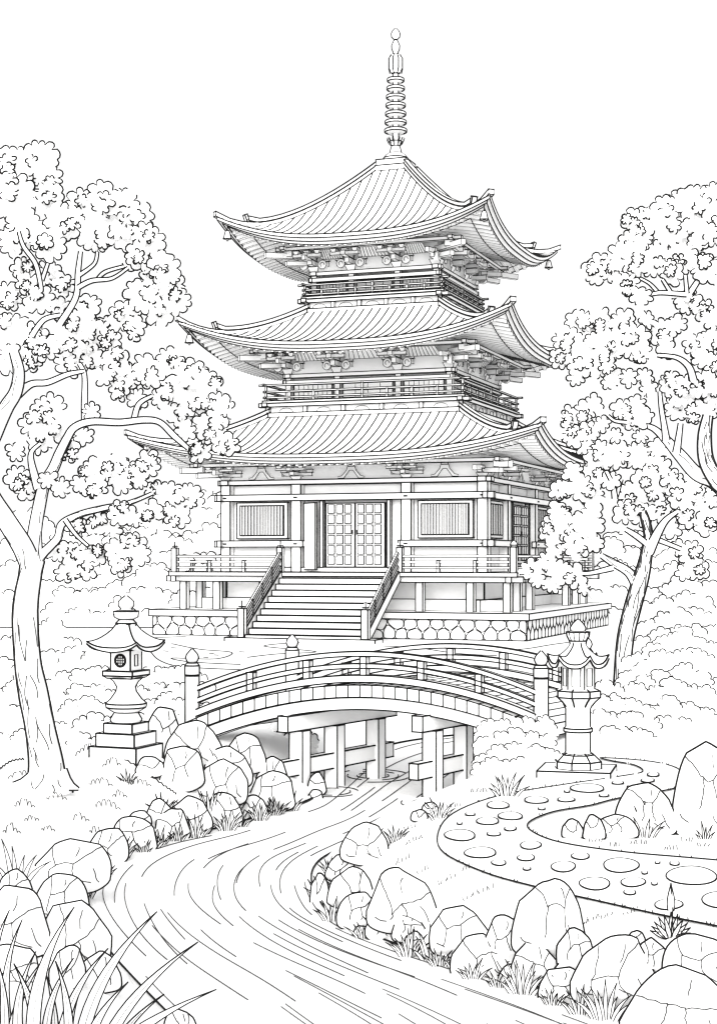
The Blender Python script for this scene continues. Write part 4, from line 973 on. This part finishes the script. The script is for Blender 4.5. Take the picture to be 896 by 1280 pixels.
def spire():
    va = math.atan2(TC.y, TC.x) - TH; mer = (va + PI / 2, va - PI / 2); k = .0222
    b = MB(RI); b.box(-.52, .52, -.52, .52, 12.64, 12.80); b.box(-.43, .43, -.43, .43, 12.803, 12.98)
    sp = b.build('spire_base', M['metal'], T)
    def L(name, prof, rings, parent=T, n=18):
        b = MB(RI * .95); b.lathe(prof, n, rings, mer); return b.build(name, M['metal'], parent)
    L('inverted_bowl', [(.34, 12.98), (.33, 13.08), (.24, 13.18), (.17, 13.22)], (0, 1, 3))
    b = MB(RI * .9); b.lathe([(.15, 13.22), (.13, 13.32), (.10, 13.42), (.16, 13.55)], 18, (0, 2, 3), mer)
    for q in range(8):
        a = q * PI / 4; d = Vector((math.cos(a), math.sin(a), 0)); b.line([d * .11 + Vector((0, 0, 13.42)), d * .2 + Vector((0, 0, 13.5)), d * .26 + Vector((0, 0, 13.62)), d * .2 + Vector((0, 0, 13.66)), d * .13 + Vector((0, 0, 13.5))], .012)
    b.build('lotus_cup', M['metal'], T)
    L('spire_shaft', [(.07, 13.5), (.06, 15.45), (.05, 16.3)], (0,))
    for i in range(7):
        z = 13.78 + i * .235; rr = .30 - .013 * i; L('spire_ring', [(rr * .7, z), (rr, z + .03), (rr, z + .10), (rr * .7, z + .13)], (1, 2))
    b = MB(.017)
    for q in range(8):
        a = va + q * PI / 4 + PI / 8; d = Vector((math.cos(a), math.sin(a), 0)); z0 = 15.42; pr = [(.03, 0), (.14, .04), (.2, .14), (.2, .42), (.12, .52), (.03, .58)]
        f = [d * x + Vector((0, 0, z0 + z)) for x, z in pr]; t = Vector((-d.y, d.x, 0)) * .012; b.face([p + t for p in f]); b.face([p - t for p in f][::-1]); b.line(f)
    b.lathe([(.15, 15.45), (.17, 15.56), (.17, 15.84), (.12, 15.95)], 18, (), mer); b.build('flame_finial', M['metal'], T)
    L('jewel', [(.04, 16.0), (.09, 16.1), (.10, 16.2), (.06, 16.3), (.03, 16.36)], (4,)); L('jewel', [(.03, 16.38), (.10, 16.45), (.11, 16.54), (.07, 16.62), (.01, 16.68)], (0,))
spire()
tag(T, 'white three-storey temple pagoda with tiled upswept roofs and a ringed spire on a stone base', 'pagoda')

def bell(RP, w, k, label):
    loc = Matrix.Rotation(TH, 4, 'Z') @ side4(k) @ (RP(w, 1) * 1.0 + Vector((-.22, .22, -.22))) + TC
    e = empty('wind_bell', loc); va = math.atan2(loc.y, loc.x); mer = (va + PI / 2, va - PI / 2)
    b = MB(RI * .9); b.line([(0, 0, .05), (0, 0, -.14)], .014); b.build('hook', M['metal'], e)
    b = MB(RI * .9); b.lathe([(.03, -.13), (.05, -.17), (.08, -.30), (.10, -.34)], 12, (0, 3), mer); b.build('bell', M['metal'], e)
    b = MB(RI * .8); b.lathe([(.02, -.39), (.035, -.38), (.035, -.36), (.02, -.34)], 8, (0, 2)); b.build('clapper', M['metal'], e)
    tag(e, label, 'bell', 'wind bells hanging from the pagoda eaves')
# side k, a=+1 : k=0 -> front right corner, 1 -> back right, 3 -> front left
bell(R3, 3.68, 3, 'wind bell under the left corner of the topmost roof'); bell(R3, 3.68, 1, 'wind bell under the far right corner of the topmost roof')
bell(R3, 3.68, 0, 'wind bell under the nearest corner of the topmost roof'); bell(R2, 4.42, 3, 'wind bell under the left corner of the middle roof')
# low kerb closing the left side of the court
b = MB(.012); b.box(-12, -5.2, 44.6, 44.8, -.02, .05); o = b.build('kerb', M['stone']); tag(o, kind='structure')

# ------------------------------------------------------------------ camera, sky, sun
cam = bpy.data.cameras.new('camera'); co = bpy.data.objects.new('camera', cam); COL.objects.link(co); scn.camera = co
co.location = CAM; co.rotation_euler = (PI / 2, 0, 0); cam.sensor_fit = 'VERTICAL'; cam.sensor_height = 36; cam.lens = F / 1280 * 36; cam.shift_y = (HY - 640) / 1280
cam.clip_start = .1; cam.clip_end = 4000
wd = bpy.data.worlds.new('World'); scn.world = wd; wd.use_nodes = True; nt = wd.node_tree; bg = nt.nodes['Background']
sky = nt.nodes.new('ShaderNodeTexSky'); sky.sky_type = 'NISHITA'; sky.sun_disc = False; sky.sun_elevation = R(24); sky.sun_rotation = R(188); sky.dust_density = 4
bw = nt.nodes.new('ShaderNodeRGBToBW'); nt.links.new(sky.outputs['Color'], bw.inputs['Color']); 
mx = nt.nodes.new('ShaderNodeMix'); mx.data_type = 'RGBA'; mx.inputs[0].default_value = .88; mx.inputs[7].default_value = (5.2, 5.2, 5.2, 1)      # even overcast laid over the clear sky
nt.links.new(bw.outputs['Val'], mx.inputs[6]); nt.links.new(mx.outputs[2], bg.inputs['Color']); bg.inputs['Strength'].default_value = .098
sl = bpy.data.lights.new('sun', 'SUN'); sl.energy = 2.2; sl.angle = R(50); sl.color = (1, .99, .97); so = bpy.data.objects.new('sun', sl); COL.objects.link(so)
el, az = R(24), R(188); d = Vector((math.sin(az) * math.cos(el), math.cos(az) * math.cos(el), math.sin(el))); so.rotation_euler = d.to_track_quat('Z', 'Y').to_euler()
scn.view_settings.view_transform = 'Standard'; scn.view_settings.look = 'None'; scn.view_settings.gamma = 1; scn.view_settings.exposure = 1.12
scn.cycles.max_bounces = 10; scn.cycles.diffuse_bounces = 8; scn.cycles.filter_width = 1.3
